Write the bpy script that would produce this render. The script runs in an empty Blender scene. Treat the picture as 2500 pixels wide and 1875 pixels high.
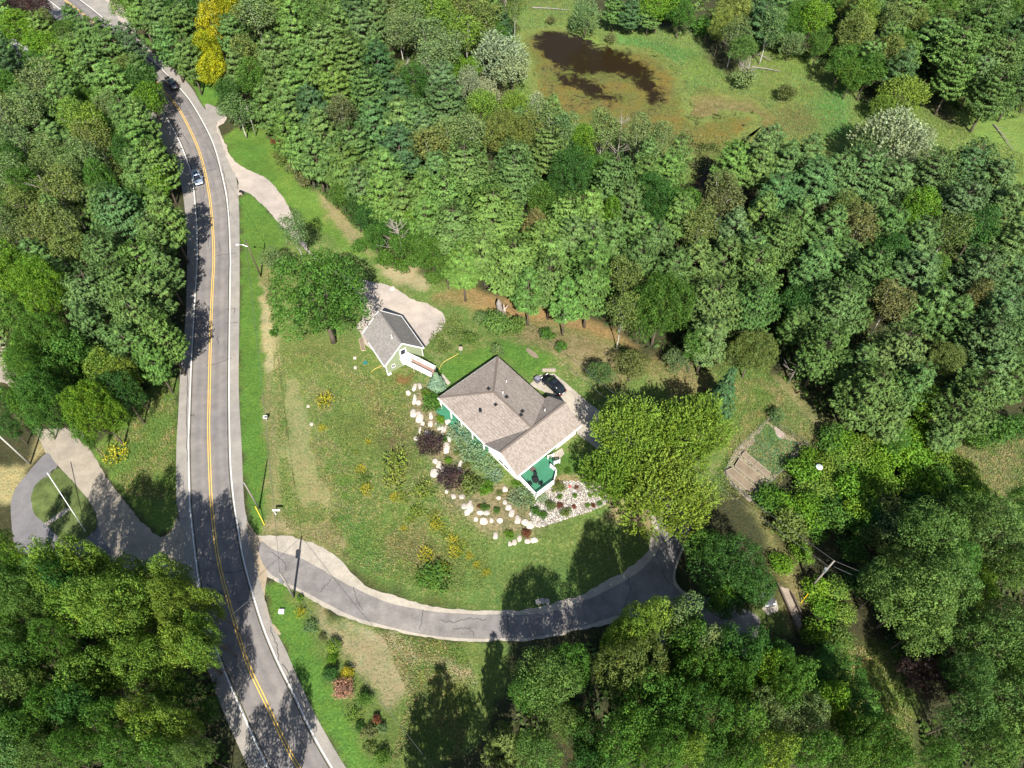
import bpy, bmesh, math, random
import numpy as np
from mathutils import Vector, Matrix
random.seed(7); RS = np.random.RandomState(11)
sc = bpy.context.scene
# ------------------------------------------------------------------ camera, sky, sun, exposure
PITCH = math.radians(36); FPX = 1733.0; CAMH = 95.0
cam_d = bpy.data.cameras.new("camera"); cam = bpy.data.objects.new("camera", cam_d)
sc.collection.objects.link(cam); sc.camera = cam
cam.location = (0, 0, CAMH); cam.rotation_euler = (PITCH, 0, 0)
cam_d.sensor_width = 36; cam_d.lens = 36 * FPX / 2500.0
cam_d.clip_start = 1; cam_d.clip_end = 6000
SUN_EL = math.radians(45); SUN_AZ = math.radians(6)     # the light travels to +Y and slightly -X
wd = bpy.data.worlds.new("World"); sc.world = wd; wd.use_nodes = True
nt = wd.node_tree; bg = nt.nodes["Background"]; sky = nt.nodes.new("ShaderNodeTexSky")
sky.sky_type = 'NISHITA'; sky.sun_disc = False; sky.sun_elevation = SUN_EL
sky.sun_rotation = math.radians(180 - 6); sky.air_density = 1.0; sky.dust_density = 1.0
nt.links.new(sky.outputs[0], bg.inputs[0]); bg.inputs[1].default_value = 0.068
sd = bpy.data.lights.new("sun", 'SUN'); sun = bpy.data.objects.new("sun", sd); sc.collection.objects.link(sun)
sd.energy = 5.0; sd.angle = math.radians(0.5); sd.color = (1.0, 0.955, 0.88)
tosun = Vector((math.sin(SUN_AZ) * math.cos(SUN_EL), -math.cos(SUN_AZ) * math.cos(SUN_EL), math.sin(SUN_EL)))
sun.rotation_euler = tosun.to_track_quat('Z', 'Y').to_euler(); sun.location = (0, -60, 120)
sc.view_settings.view_transform = 'Standard'; sc.view_settings.look = 'None'
sc.view_settings.exposure = 0.95; sc.view_settings.gamma = 1
try:
    sc.cycles.max_bounces = 6; sc.cycles.diffuse_bounces = 3; sc.cycles.transmission_bounces = 4
    sc.cycles.transparent_max_bounces = 4; sc.cycles.caustics_reflective = False
except Exception: pass
COL = sc.collection

# ------------------------------------------------------------------ terrain height and pixel -> world
def sstep(t):
    t = np.clip(t, 0, 1); return t * t * (3 - 2 * t)
def gh(x, y):
    d = np.hypot((np.asarray(x, float) - 0.5) / 1.0, (np.asarray(y, float) - 60.5) / 0.93)
    m = 1.0 * sstep((25.5 - d) / 9.5)
    dn = np.hypot((np.asarray(x, float) - 62) / 60.0, (np.asarray(y, float) - 145) / 40.0)
    return m
CA, SA = math.cos(PITCH), math.sin(PITCH)
def un(px, py, z=0.0):
    u = (px - 1250) / FPX; v = (937.5 - py) / FPX
    t = (CAMH - z) / (CA - v * SA)
    return (u * t, (v * CA + SA) * t)
def ung(px, py, dz=0.0):
    z = 0.0
    for _ in range(6):
        x, y = un(px, py, z + dz); z = float(gh(x, y))
    return x, y, z
def depth_at(x, y, z): return y * SA + (CAMH - z) * CA

# ------------------------------------------------------------------ numpy noise
def vnoise(x, y, seed=0):
    xi = np.floor(x).astype(np.int64); yi = np.floor(y).astype(np.int64)
    fx = x - xi; fy = y - yi; fx = fx * fx * (3 - 2 * fx); fy = fy * fy * (3 - 2 * fy)
    def h(a, b):
        n = (a * 374761393 + b * 668265263 + seed * 1442695041) & 0x7fffffff
        n = ((n ^ (n >> 13)) * 1274126177) & 0x7fffffff
        return ((n ^ (n >> 16)) & 0xffff) / 65535.0
    return (h(xi, yi) * (1 - fx) + h(xi + 1, yi) * fx) * (1 - fy) + (h(xi, yi + 1) * (1 - fx) + h(xi + 1, yi + 1) * fx) * fy
def fbm(x, y, s, seed=0, o=3):
    r = 0; a = 0.5; tot = 0
    for i in range(o):
        r = r + a * vnoise(x / s, y / s, seed + i); tot += a; a *= .5; s *= .5
    return r / tot

# ------------------------------------------------------------------ material helpers
class NT:
    def __init__(s, name):
        s.m = bpy.data.materials.new(name); s.m.use_nodes = True; s.t = s.m.node_tree
        s.b = s.t.nodes["Principled BSDF"]; s.out = s.t.nodes["Material Output"]
    def n(s, ty, **k):
        n = s.t.nodes.new(ty)
        for a, v in k.items(): setattr(n, a, v)
        return n
    def l(s, a, b): s.t.links.new(a, b)
    def noise(s, scale, detail=4, rough=.6, vec=None, dist=0):
        n = s.n("ShaderNodeTexNoise"); n.inputs["Scale"].default_value = scale
        n.inputs["Detail"].default_value = detail; n.inputs["Roughness"].default_value = rough
        n.inputs["Distortion"].default_value = dist
        if vec is not None: s.l(vec, n.inputs["Vector"])
        return n.outputs["Fac"]
    def geo(s): return s.n("ShaderNodeNewGeometry").outputs["Position"]
    def obj(s): return s.n("ShaderNodeTexCoord").outputs["Object"]
    def ramp(s, fac, stops):
        r = s.n("ShaderNodeValToRGB"); s.l(fac, r.inputs[0]); e = r.color_ramp.elements
        while len(e) < len(stops): e.new(.5)
        for i, (p, c) in enumerate(stops):
            e[i].position = p
            e[i].color = (c, c, c, 1) if isinstance(c, (int, float)) else (*c, 1)
        return r.outputs[0]
    def mix(s, fac, a, b, mode='MIX'):
        m = s.n("ShaderNodeMix", data_type='RGBA', blend_type=mode)
        for i, v in ((0, fac), (6, a), (7, b)):
            if hasattr(v, "links"): s.l(v, m.inputs[i])
            elif i == 0: m.inputs[0].default_value = v
            else: m.inputs[i].default_value = (*v, 1) if len(v) == 3 else v
        return m.outputs[2]
    def math(s, op, a, b=None):
        m = s.n("ShaderNodeMath", operation=op)
        for i, v in ((0, a), (1, b)):
            if v is None: continue
            if hasattr(v, "links"): s.l(v, m.inputs[i])
            else: m.inputs[i].default_value = v
        return m.outputs[0]
    def bump(s, h, strength=.5, dist=.05):
        b = s.n("ShaderNodeBump"); b.inputs["Strength"].default_value = strength
        b.inputs["Distance"].default_value = dist; s.l(h, b.inputs["Height"])
        s.l(b.outputs[0], s.b.inputs["Normal"])
    def fin(s, col=None, rough=.7, metal=0, spec=.3):
        if col is not None:
            if hasattr(col, "links"): s.l(col, s.b.inputs["Base Color"])
            else: s.b.inputs["Base Color"].default_value = (*col, 1)
        if hasattr(rough, "links"): s.l(rough, s.b.inputs["Roughness"])
        else: s.b.inputs["Roughness"].default_value = rough
        s.b.inputs["Metallic"].default_value = metal
        s.b.inputs["Specular IOR Level"].default_value = spec
        return s.m
def simple(name, col, rough=.6, metal=0, var=.15, scale=3, spec=.3, bump=0):
    k = NT(name); f = k.noise(scale, 5, .65, k.obj())
    c = k.mix(k.ramp(f, [(.3, 0.0), (.7, 1.0)]), tuple(v * (1 - var) for v in col), tuple(min(1, v * (1 + var)) for v in col))
    if bump: k.bump(f, bump, .03)
    return k.fin(c, rough, metal, spec)

def foliage_mat(name, trans=.28):
    k = NT(name)
    oi = k.n("ShaderNodeObjectInfo"); at = k.n("ShaderNodeAttribute", attribute_name="tint")
    col = k.mix(1.0, oi.outputs["Color"], at.outputs["Color"], 'MULTIPLY')
    f = k.noise(.9, 3, .6, k.geo())
    col = k.mix(1.0, col, k.ramp(f, [(.25, (.74, .82, .8)), (.5, (1, 1, 1)), (.75, (1.25, 1.14, .85))]), 'MULTIPLY')
    k.fin(col, .62, 0, .22)
    tr = k.n("ShaderNodeBsdfTranslucent"); k.l(k.mix(1.0, col, (1.25, 1.35, .6), 'MULTIPLY'), tr.inputs[0])
    ms = k.n("ShaderNodeMixShader"); ms.inputs[0].default_value = trans
    k.l(k.b.outputs[0], ms.inputs[1]); k.l(tr.outputs[0], ms.inputs[2]); k.l(ms.outputs[0], k.out.inputs[0])
    return k.m
M = {}
M['leaf'] = foliage_mat("foliage", .18)
M['needle'] = foliage_mat("needles", .1)
M['bark'] = simple("bark", (.11, .085, .065), .9, var=.4, scale=6, bump=.6)
M['bark_grey'] = simple("weathered_wood", (.25, .22, .195), .9, var=.3, scale=5, bump=.5)
M['bark_white'] = simple("pale_bark", (.42, .40, .35), .8, var=.25, scale=4)
M['white'] = simple("white_paint", (.78, .78, .77), .5, var=.04)
M['black'] = simple("black_plastic", (.02, .02, .022), .5)
M['glass'] = NT("dark_glass").fin((.015, .02, .028), .06, 0, .6)
M['metal'] = simple("galvanised_metal", (.45, .46, .47), .4, .7)
M['wood'] = simple("raw_lumber", (.42, .33, .22), .8, var=.2, scale=4)
M['yellow'] = simple("yellow_plastic", (.75, .5, .03), .5)

# ------------------------------------------------------------------ mesh helpers
def mesh_np(name, V, F, mat, tint=None, smooth=False):
    """V (n,3), F (m,k) all faces of the same size k"""
    me = bpy.data.meshes.new(name); n, (m, k) = len(V), F.shape
    me.vertices.add(n); me.vertices.foreach_set("co", np.ascontiguousarray(V, dtype=np.float32).ravel())
    me.loops.add(m * k); me.loops.foreach_set("vertex_index", F.ravel().astype(np.int32))
    me.polygons.add(m); me.polygons.foreach_set("loop_start", np.arange(0, m * k, k, dtype=np.int32))
    try: me.polygons.foreach_set("loop_total", np.full(m, k, dtype=np.int32))
    except Exception: pass
    if smooth: me.polygons.foreach_set("use_smooth", np.ones(m, dtype=bool))
    if tint is not None:
        a = me.color_attributes.new("tint", 'FLOAT_COLOR', 'POINT')
        a.data.foreach_set("color", np.concatenate([tint, np.ones((n, 1))], 1).astype(np.float32).ravel())
    me.materials.append(mat); me.update(); me.validate()
    return me
class MB:
    def __init__(s): s.v = []; s.f = []
    def add(s, vs, fs):
        o = len(s.v); s.v += [tuple(v) for v in vs]; s.f += [tuple(i + o for i in f) for f in fs]; return s
    def box(s, x0, x1, y0, y1, z0, z1, rot=0, c=None):
        vs = [(x, y, z) for z in (z0, z1) for y in (y0, y1) for x in (x0, x1)]
        if c is not None:
            cs, sn = math.cos(rot), math.sin(rot)
            vs = [(c[0] + x * cs - y * sn, c[1] + x * sn + y * cs, (c[2] if len(c) > 2 else 0) + z) for x, y, z in vs]
        return s.add(vs, [(0, 2, 3, 1), (4, 5, 7, 6), (0, 1, 5, 4), (2, 6, 7, 3), (1, 3, 7, 5), (0, 4, 6, 2)])
    def tube(s, pts, rads, k=8, cap=True):
        pts = [Vector(p) for p in pts]; n = len(pts)
        if not hasattr(rads, "__len__"): rads = [rads] * n
        o = len(s.v); side = None
        for i, p in enumerate(pts):
            d = (pts[min(i + 1, n - 1)] - pts[max(i - 1, 0)]).normalized()
            if side is None: side = d.orthogonal().normalized()
            side = (side - d * side.dot(d)).normalized(); up = d.cross(side)
            for j in range(k):
                a = 2 * math.pi * j / k; s.v.append(tuple(p + (side * math.cos(a) + up * math.sin(a)) * rads[i]))
        for i in range(n - 1):
            for j in range(k):
                a = o + i * k + j; b = o + i * k + (j + 1) % k; s.f.append((a, b, b + k, a + k))
        if cap:
            s.f.append(tuple(o + j for j in range(k))[::-1]); s.f.append(tuple(o + (n - 1) * k + j for j in range(k)))
        return s
    def beam(s, a, b, w, h):
        """box beam between two points, w sideways, h upwards"""
        a = Vector(a); b = Vector(b); d = (b - a).normalized(); sd = d.cross(Vector((0, 0, 1)))
        if sd.length < 1e-4: sd = Vector((1, 0, 0))
        sd.normalize(); up = sd.cross(d)
        vs = [p + sd * (w / 2 * i) + up * (h / 2 * j) for p in (a, b) for i, j in ((-1, -1), (1, -1), (1, 1), (-1, 1))]
        return s.add(vs, [(3, 2, 1, 0), (4, 5, 6, 7), (0, 1, 5, 4), (1, 2, 6, 5), (2, 3, 7, 6), (3, 0, 4, 7)])
    def mesh(s, name, mat, smooth=False):
        me = bpy.data.meshes.new(name); me.from_pydata(s.v, [], s.f); me.materials.append(mat)
        if smooth:
            for p in me.polygons: p.use_smooth = True
        me.update(); return me
    def build(s, name, mat, parent=None, smooth=False, **k):
        return link(name, s.mesh(name, mat, smooth), parent, **k)
USED = {}
def tagp(o, label=None, cat=None, group=None, kind=None):
    if label:
        if label in USED and not group: print("DUPLICATE LABEL", label)
        USED[label] = 1; o["label"] = label
        n = len(label.split())
        if n < 4 or n > 16: print("LABEL LENGTH", n, label)
    if cat: o["category"] = cat
    if group: o["group"] = group
    if kind: o["kind"] = kind
    return o
def link(name, data, parent=None, label=None, cat=None, group=None, kind=None, loc=None):
    o = bpy.data.objects.new(name, data); COL.objects.link(o)
    if parent: o.parent = parent
    if loc is not None: o.location = loc
    return tagp(o, label, cat, group, kind)
def thing(name, loc, label, cat, group=None, rz=0):
    o = link(name, None, None, label, cat, group); o.location = loc; o.rotation_euler = (0, 0, rz); o.empty_display_size = .3
    return o

# ------------------------------------------------------------------ curves and sheets
def catmull(P, n=8, closed=False):
    P = [np.array(p, float) for p in P]; N = len(P); out = []
    for i in range(N if closed else N - 1):
        if closed: a, b, c, d = P[(i - 1) % N], P[i], P[(i + 1) % N], P[(i + 2) % N]
        else: a, b, c, d = P[max(i - 1, 0)], P[i], P[i + 1], P[min(i + 2, N - 1)]
        for k in range(n):
            t = k / n
            out.append(.5 * ((2 * b) + (c - a) * t + (2 * a - 5 * b + 4 * c - d) * t * t + (3 * b - a - 3 * c + d) * t ** 3))
    if not closed: out.append(P[-1])
    return np.array(out)
def W(pts): return np.array([ung(*p)[:2] for p in pts])
def resample(P, n):
    d = np.r_[0, np.cumsum(np.hypot(*np.diff(P, axis=0).T))]; t = np.linspace(0, d[-1], n)
    return np.c_[np.interp(t, d, P[:, 0]), np.interp(t, d, P[:, 1])]
def strip_between(L, R, z, name, mat, cols=1, **k):
    n = len(L); mb = MB(); vs = []; fs = []
    for i in range(n):
        for j in range(cols + 1):
            t = j / cols; x = L[i][0] * (1 - t) + R[i][0] * t; y = L[i][1] * (1 - t) + R[i][1] * t
            vs.append((x, y, float(gh(x, y)) + z))
    for i in range(n - 1):
        for j in range(cols):
            a = i * (cols + 1) + j; fs.append((a, a + 1, a + cols + 2, a + cols + 1))
    mb.add(vs, fs); o = mb.build(name, mat, **k)
    uv = o.data.uv_layers.new(name="UV")
    d = np.r_[0, np.cumsum(np.hypot(*np.diff(np.array(L), axis=0).T))]
    for p in o.data.polygons:
        for li, vi in zip(p.loop_indices, p.vertices):
            uv.data[li].uv = ((vi % (cols + 1)) / cols, d[vi // (cols + 1)] / 10)
    return o
def offset_line(P, off):
    P = np.array(P); T = np.gradient(P, axis=0); T /= np.linalg.norm(T, axis=1)[:, None]
    return P + np.c_[T[:, 1], -T[:, 0]] * off
def sheet(P, z, name, mat, maxedge=1.6, rag=0.0, **k):
    bm = bmesh.new(); P = [tuple(p) for p in P]
    if rag:
        A = np.array(P); n = max(len(A), int(np.hypot(*np.diff(np.r_[A, A[:1]], axis=0).T).sum() / .5))
        A = resample(np.r_[A, A[:1]], n + 1)[:-1]
        A = A + (np.c_[vnoise(A[:, 0] * 1.3, A[:, 1] * 1.3, 3), vnoise(A[:, 0] * 1.3, A[:, 1] * 1.3, 9)] - .5) * 2 * rag
        P = [tuple(p) for p in A]
    vs = [bm.verts.new((p[0], p[1], 0)) for p in P]; bm.faces.new(vs)
    bmesh.ops.triangulate(bm, faces=bm.faces[:])
    for _ in range(7):
        e = [e for e in bm.edges if e.calc_length() > maxedge]
        if not e: break
        bmesh.ops.subdivide_edges(bm, edges=e, cuts=1); bmesh.ops.triangulate(bm, faces=bm.faces[:])
    for v in bm.verts: v.co.z = float(gh(v.co.x, v.co.y)) + z
    bm.normal_update()
    if sum(f.normal.z for f in bm.faces) < 0: bmesh.ops.reverse_faces(bm, faces=bm.faces[:])
    me = bpy.data.meshes.new(name); bm.to_mesh(me); bm.free(); me.materials.append(mat)
    return link(name, me, None, **k)
def inpoly(x, y, P):
    r = np.zeros(x.shape, bool); n = len(P)
    for i in range(n):
        x0, y0 = P[i]; x1, y1 = P[(i + 1) % n]
        if y0 == y1: continue
        c = ((y0 > y) != (y1 > y)) & (x < (x1 - x0) * (y - y0) / (y1 - y0) + x0); r ^= c
    return r
def sdist(x, y, P):
    """signed distance to the polygon, positive inside"""
    d = np.full(x.shape, 1e9); n = len(P)
    for i in range(n):
        a = P[i]; b = P[(i + 1) % n]; ex, ey = b[0] - a[0], b[1] - a[1]; L = ex * ex + ey * ey + 1e-9
        t = np.clip(((x - a[0]) * ex + (y - a[1]) * ey) / L, 0, 1)
        d = np.minimum(d, np.hypot(x - a[0] - t * ex, y - a[1] - t * ey))
    return np.where(inpoly(x, y, P), d, -d)
def R(ox, oy, pts, s=2.6543):
    """pixels of an enlarged crop -> photograph pixels"""
    return [(ox + a / s, oy + b / s) for a, b in pts]

# ------------------------------------------------------------------ GROUND
lawn = (.09, .165, .035); lawn2 = (.11, .155, .045); olive = (.115, .165, .045); dry = (.25, .215, .105); straw = (.33, .28, .17)
floor_ = (.05, .052, .024); marsh = (.15, .20, .055); orange = (.27, .165, .085); brownm = (.15, .12, .06); gravelc = (.40, .35, .30)
ZONES = [  # polygon in photograph pixels, colour, straw speckle 0..1, soft edge in metres
 (R(1200, 0, [(-60, 250), (150, 0), (500, -20), (760, 150), (1000, 190), (1300, 200), (1400, 400), (1560, 520), (1700, 340), (1900, 300), (2050, 330), (2300, 520), (2450, 700), (2700, 620), (2900, 780), (3450, 1000), (3450, 1150), (3050, 1100), (2700, 1000), (2450, 900), (2250, 1150), (2150, 1050), (1900, 980), (1600, 950), (1300, 1200), (1150, 1000), (600, 900), (300, 800), (120, 600)]), marsh, .25, 2.0),
 (R(1200, 0, [(1150, 650), (1400, 600), (1700, 640), (1850, 760), (1800, 850), (1600, 900), (1300, 860)]), (.15, .125, .05), .5, 3),
 (R(1800, 0, [(300, 680), (480, 700), (500, 860), (300, 900), (100, 860)]), (.15, .13, .05), .3, 3),
 (R(1200, 0, [(800, 220), (1100, 250), (1350, 350), (1200, 420), (1000, 320), (820, 290)]), (.09, .19, .06), .1, 2),
 (R(1800, 0, [(480, 560), (700, 560), (760, 900), (560, 900)]), (.09, .19, .05), .15, 2),
 (R(1800, 600, [(1250, 1250), (1900, 1250), (1900, 1700), (1550, 1700), (1500, 1500)]), (.16, .165, .075), .5, 2),
 (R(1800, 600, [(0, 850), (420, 860), (480, 1060), (700, 1250), (450, 1300), (200, 1130), (0, 1300), (-120, 1300), (-100, 900)]), (.17, .16, .07), .55, 1.5),
 (R(1800, 600, [(20, 1020), (160, 1130), (0, 1320), (-120, 1320)]), lawn2, .2, 1),
 (R(1800, 1250, [(640, 860), (820, 870), (1000, 900), (1120, 1200), (1150, 1700), (1000, 1700), (850, 1500), (700, 1330), (640, 1100)]), (.11, .15, .03), .2, 1.5),
 ([(2290, 330), (2420, 380), (2620, 470), (2620, 760), (2480, 700), (2350, 640)], marsh, .25, 2.5),
 ([(2300, 230), (2620, 300), (2620, 480), (2400, 380)], marsh, .2, 2),
 ([(640, 560), (700, 520), (745, 560), (860, 590), (960, 640), (1120, 700), (1220, 735), (1380, 770), (1520, 830), (1560, 900), (1780, 900), (1850, 880), (1900, 1000), (1720, 1240), (1610, 1290), (1590, 1400), (1400, 1500), (1150, 1500), (1000, 1460), (860, 1390), (700, 1310), (640, 1290), (600, 900)], olive, .45, 1.5),
 ([(560, 320), (620, 300), (700, 380), (770, 470), (880, 560), (960, 640), (860, 620), (740, 545), (700, 495), (640, 430), (580, 410), (545, 340)], (.12, .19, .04), .3, .7),
 ([(560, 330), (640, 360), (700, 470), (690, 480), (600, 420), (550, 370)], lawn, .1, .8),
 (R(600, 0, [(440, 1230), (560, 1300), (740, 1500), (820, 1650), (700, 1600), (560, 1460)]), dry, .6, .8),
 ([(584, 478), (604, 470), (640, 495), (700, 562), (640, 700), (650, 1000), (650, 1290), (620, 1310), (598, 1225), (590, 1090), (588, 900), (587, 700)], lawn, .05, .5),
 ([(640, 640), (662, 640), (668, 900), (690, 1300), (655, 1290), (645, 1000)], (.17, .17, .07), .5, .5),
 (R(620, 620, [(85, 290), (150, 560), (240, 900), (310, 1100), (310, 1450), (150, 1500), (100, 900), (90, 560)], 5.18), straw, .4, .3),
 (R(600, 600, [(262, 885), (300, 850), (345, 880), (350, 960), (400, 1060), (425, 1180), (410, 1290), (450, 1380), (470, 1500), (550, 1600), (540, 1700), (460, 1660), (390, 1700), (330, 1640), (310, 1480), (255, 1340), (285, 1200), (250, 1050)]), (.26, .235, .12), .5, 2.2),
 (R(600, 600, [(430, 1560), (560, 1600), (600, 1700), (480, 1720)]), (.26, .235, .12), .45, 1.5),
 (R(600, 600, [(450, 1180), (520, 1200), (560, 1320), (500, 1300)]), (.24, .21, .11), .45, 1.5),
 (R(600, 600, [(370, 830), (450, 880), (470, 960), (420, 940)]), (.24, .21, .11), .4, 1.5),
 (R(600, 1250, [(130, 60), (480, 60), (640, 200), (700, 300), (500, 230), (330, 160), (100, 150)]), dry, .7, 1),
 (R(600, 600, [(550, 1420), (680, 1480), (740, 1659), (580, 1659)]), lawn, .1, 1),
 (R(600, 1250, [(590, -20), (740, 0), (800, 200), (920, 280), (930, 420), (780, 360), (640, 200)]), (.08, .17, .045), .1, 1.2),
 (R(600, 1250, [(900, 200), (1150, 100), (1350, 300), (1300, 420), (1100, 400)]), brownm, .3, 2),
 (R(600, 600, [(600, 880), (1000, 850), (1050, 1050), (1000, 1350), (700, 1300), (560, 1100)]), (.135, .155, .05), .35, 2),
 (R(600, 600, [(850, 1080), (1000, 1100), (1110, 1250), (1100, 1500), (950, 1450), (860, 1250)]), (.11, .09, .045), .25, 2),
 (R(600, 600, [(1000, 830), (1100, 830), (1080, 900), (960, 910)]), (.2, .11, .05), .4, .8),
 (R(600, 600, [(200, 520), (520, 560), (700, 520), (760, 700), (650, 900), (400, 850), (260, 780), (200, 700)]), (.13, .16, .05), .4, 1.2),
 (R(600, 600, [(1250, 780), (1380, 700), (1560, 660), (1640, 720), (1500, 800), (1330, 905), (1270, 850)]), lawn, .25, .4),
 (R(1200, 600, [(130, 620), (330, 680), (400, 720), (330, 800), (230, 860), (60, 720), (60, 640)]), lawn, .1, .5),
 (R(600, 600, [(880, 120), (1100, 130), (1180, 230), (1160, 280), (1000, 260), (900, 180)]), (.38, .31, .2), .6, .8),
 ([(1130, 700), (1215, 725), (1300, 740), (1380, 765), (1440, 782), (1530, 820), (1560, 850), (1480, 830), (1380, 800), (1260, 780), (1180, 760), (1120, 740)], orange, .4, 1.2),
 ([(1060, 715), (1130, 712), (1170, 735), (1100, 740), (1055, 735)], (.2, .14, .06), .5, 1.2),
 ([(1260, 780), (1480, 835), (1560, 900), (1500, 950), (1400, 900), (1330, 850), (1270, 830)], (.19, .16, .07), .6, 1.5),
 ([(1560, 880), (1700, 890), (1760, 960), (1650, 960)], (.25, .18, .09), .6, 1.5),
 ([(1200, 1290), (1330, 1255), (1480, 1240), (1600, 1260), (1590, 1400), (1400, 1480), (1150, 1480), (1130, 1400)], (.105, .15, .045), .35, 1.5),
 ([(1480, 1190), (1600, 1230), (1630, 1300), (1560, 1290), (1490, 1260)], (.25, .19, .11), .6, 1.2),
 ([(1350, 1125), (1400, 1110), (1440, 1150), (1370, 1165)], (.07, .13, .03), .1, .8),
 ([(1370, 1165), (1470, 1165), (1480, 1190), (1400, 1180), (1345, 1185)], (.27, .19, .12), .4, .6),
 ([(1010, 950), (1040, 940), (1100, 1050), (1160, 1180), (1260, 1200), (1320, 1290), (1200, 1310), (1100, 1250), (1040, 1100), (1005, 1010)], (.16, .14, .075), .6, 1.2),
 (R(600, 1250, [(110, 510), (220, 440), (400, 540), (520, 640), (700, 690), (1050, 790), (1500, 830), (1700, 830), (1700, 1100), (1500, 1500), (1200, 1700), (850, 1700), (660, 1690), (450, 1300), (250, 880), (150, 700)]), (.115, .15, .045), .3, .5),
 (R(600, 1250, [(120, 510), (230, 440), (330, 600), (420, 830), (560, 1180), (720, 1500), (850, 1700), (670, 1700), (480, 1340), (290, 950), (170, 740)]), lawn, .05, .4),
 (R(600, 1250, [(420, 560), (520, 640), (700, 790), (900, 880), (1080, 1000), (1080, 1180), (950, 1250), (760, 1060), (600, 850), (440, 650)]), (.30, .25, .15), .6, .8),
 (R(600, 1250, [(640, 700), (800, 780), (980, 790), (1150, 920), (1440, 1000), (1450, 1090), (1250, 1020), (1050, 940), (800, 850)]), (.36, .30, .21), .6, .6),
 (R(600, 1250, [(1060, 980), (1200, 960), (1330, 1040), (1200, 1080)]), lawn, .1, .8),
 (R(600, 1250, [(1180, 1080), (1400, 1080), (1450, 1200), (1300, 1240)]), (.17, .18, .05), .3, 1),
 (R(0, 600, [(1060, 850), (1165, 800), (1150, 1100), (1143, 1659), (1150, 1820), (1030, 1890), (800, 1640), (590, 1330), (700, 1200), (900, 1000)]), (.115, .17, .04), .3, .5),
 ([(330, 1200), (370, 1240), (420, 1290), (425, 1225), (400, 1180)], lawn2, .1, 1),
 (R(0, 600, [(-50, 1420), (190, 1420), (290, 1330), (230, 1240), (100, 1650), (-50, 1659)]), (.30, .25, .14), .3, .6),
 (R(0, 0, [(350, 170), (440, 160), (480, 250), (430, 320), (360, 290)]), (.28, .26, .17), .6, .6),
 (R(600, 0, [(370, -60), (640, -60), (650, 60), (560, 70), (400, 40)]), (.33, .2, .12), .3, 1.5),
 (R(600, 0, [(-20, 80), (60, 50), (90, 120), (20, 150)]), (.3, .17, .1), .3, 1.5),
 (R(0, 0, [(870, 220), (960, 270), (1240, 540), (1310, 690), (1390, 690), (1500, 560), (1200, 300)]), (.1, .18, .035), .2, .5),
 (R(0, 0, [(1000, 820), (1070, 800), (1080, 860), (1010, 900)]), (.14, .22, .04), .1, .5),
 (R(1800, 1250, [(60, -60), (160, 0), (280, 200), (470, 480), (420, 640), (350, 800), (250, 640), (270, 480), (170, 160)]), (.17, .15, .065), .5, 1),
 (R(1800, 1250, [(40, 640), (260, 650), (350, 800), (200, 780), (60, 740)]), (.1, .13, .04), .3, 1),
]
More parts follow.
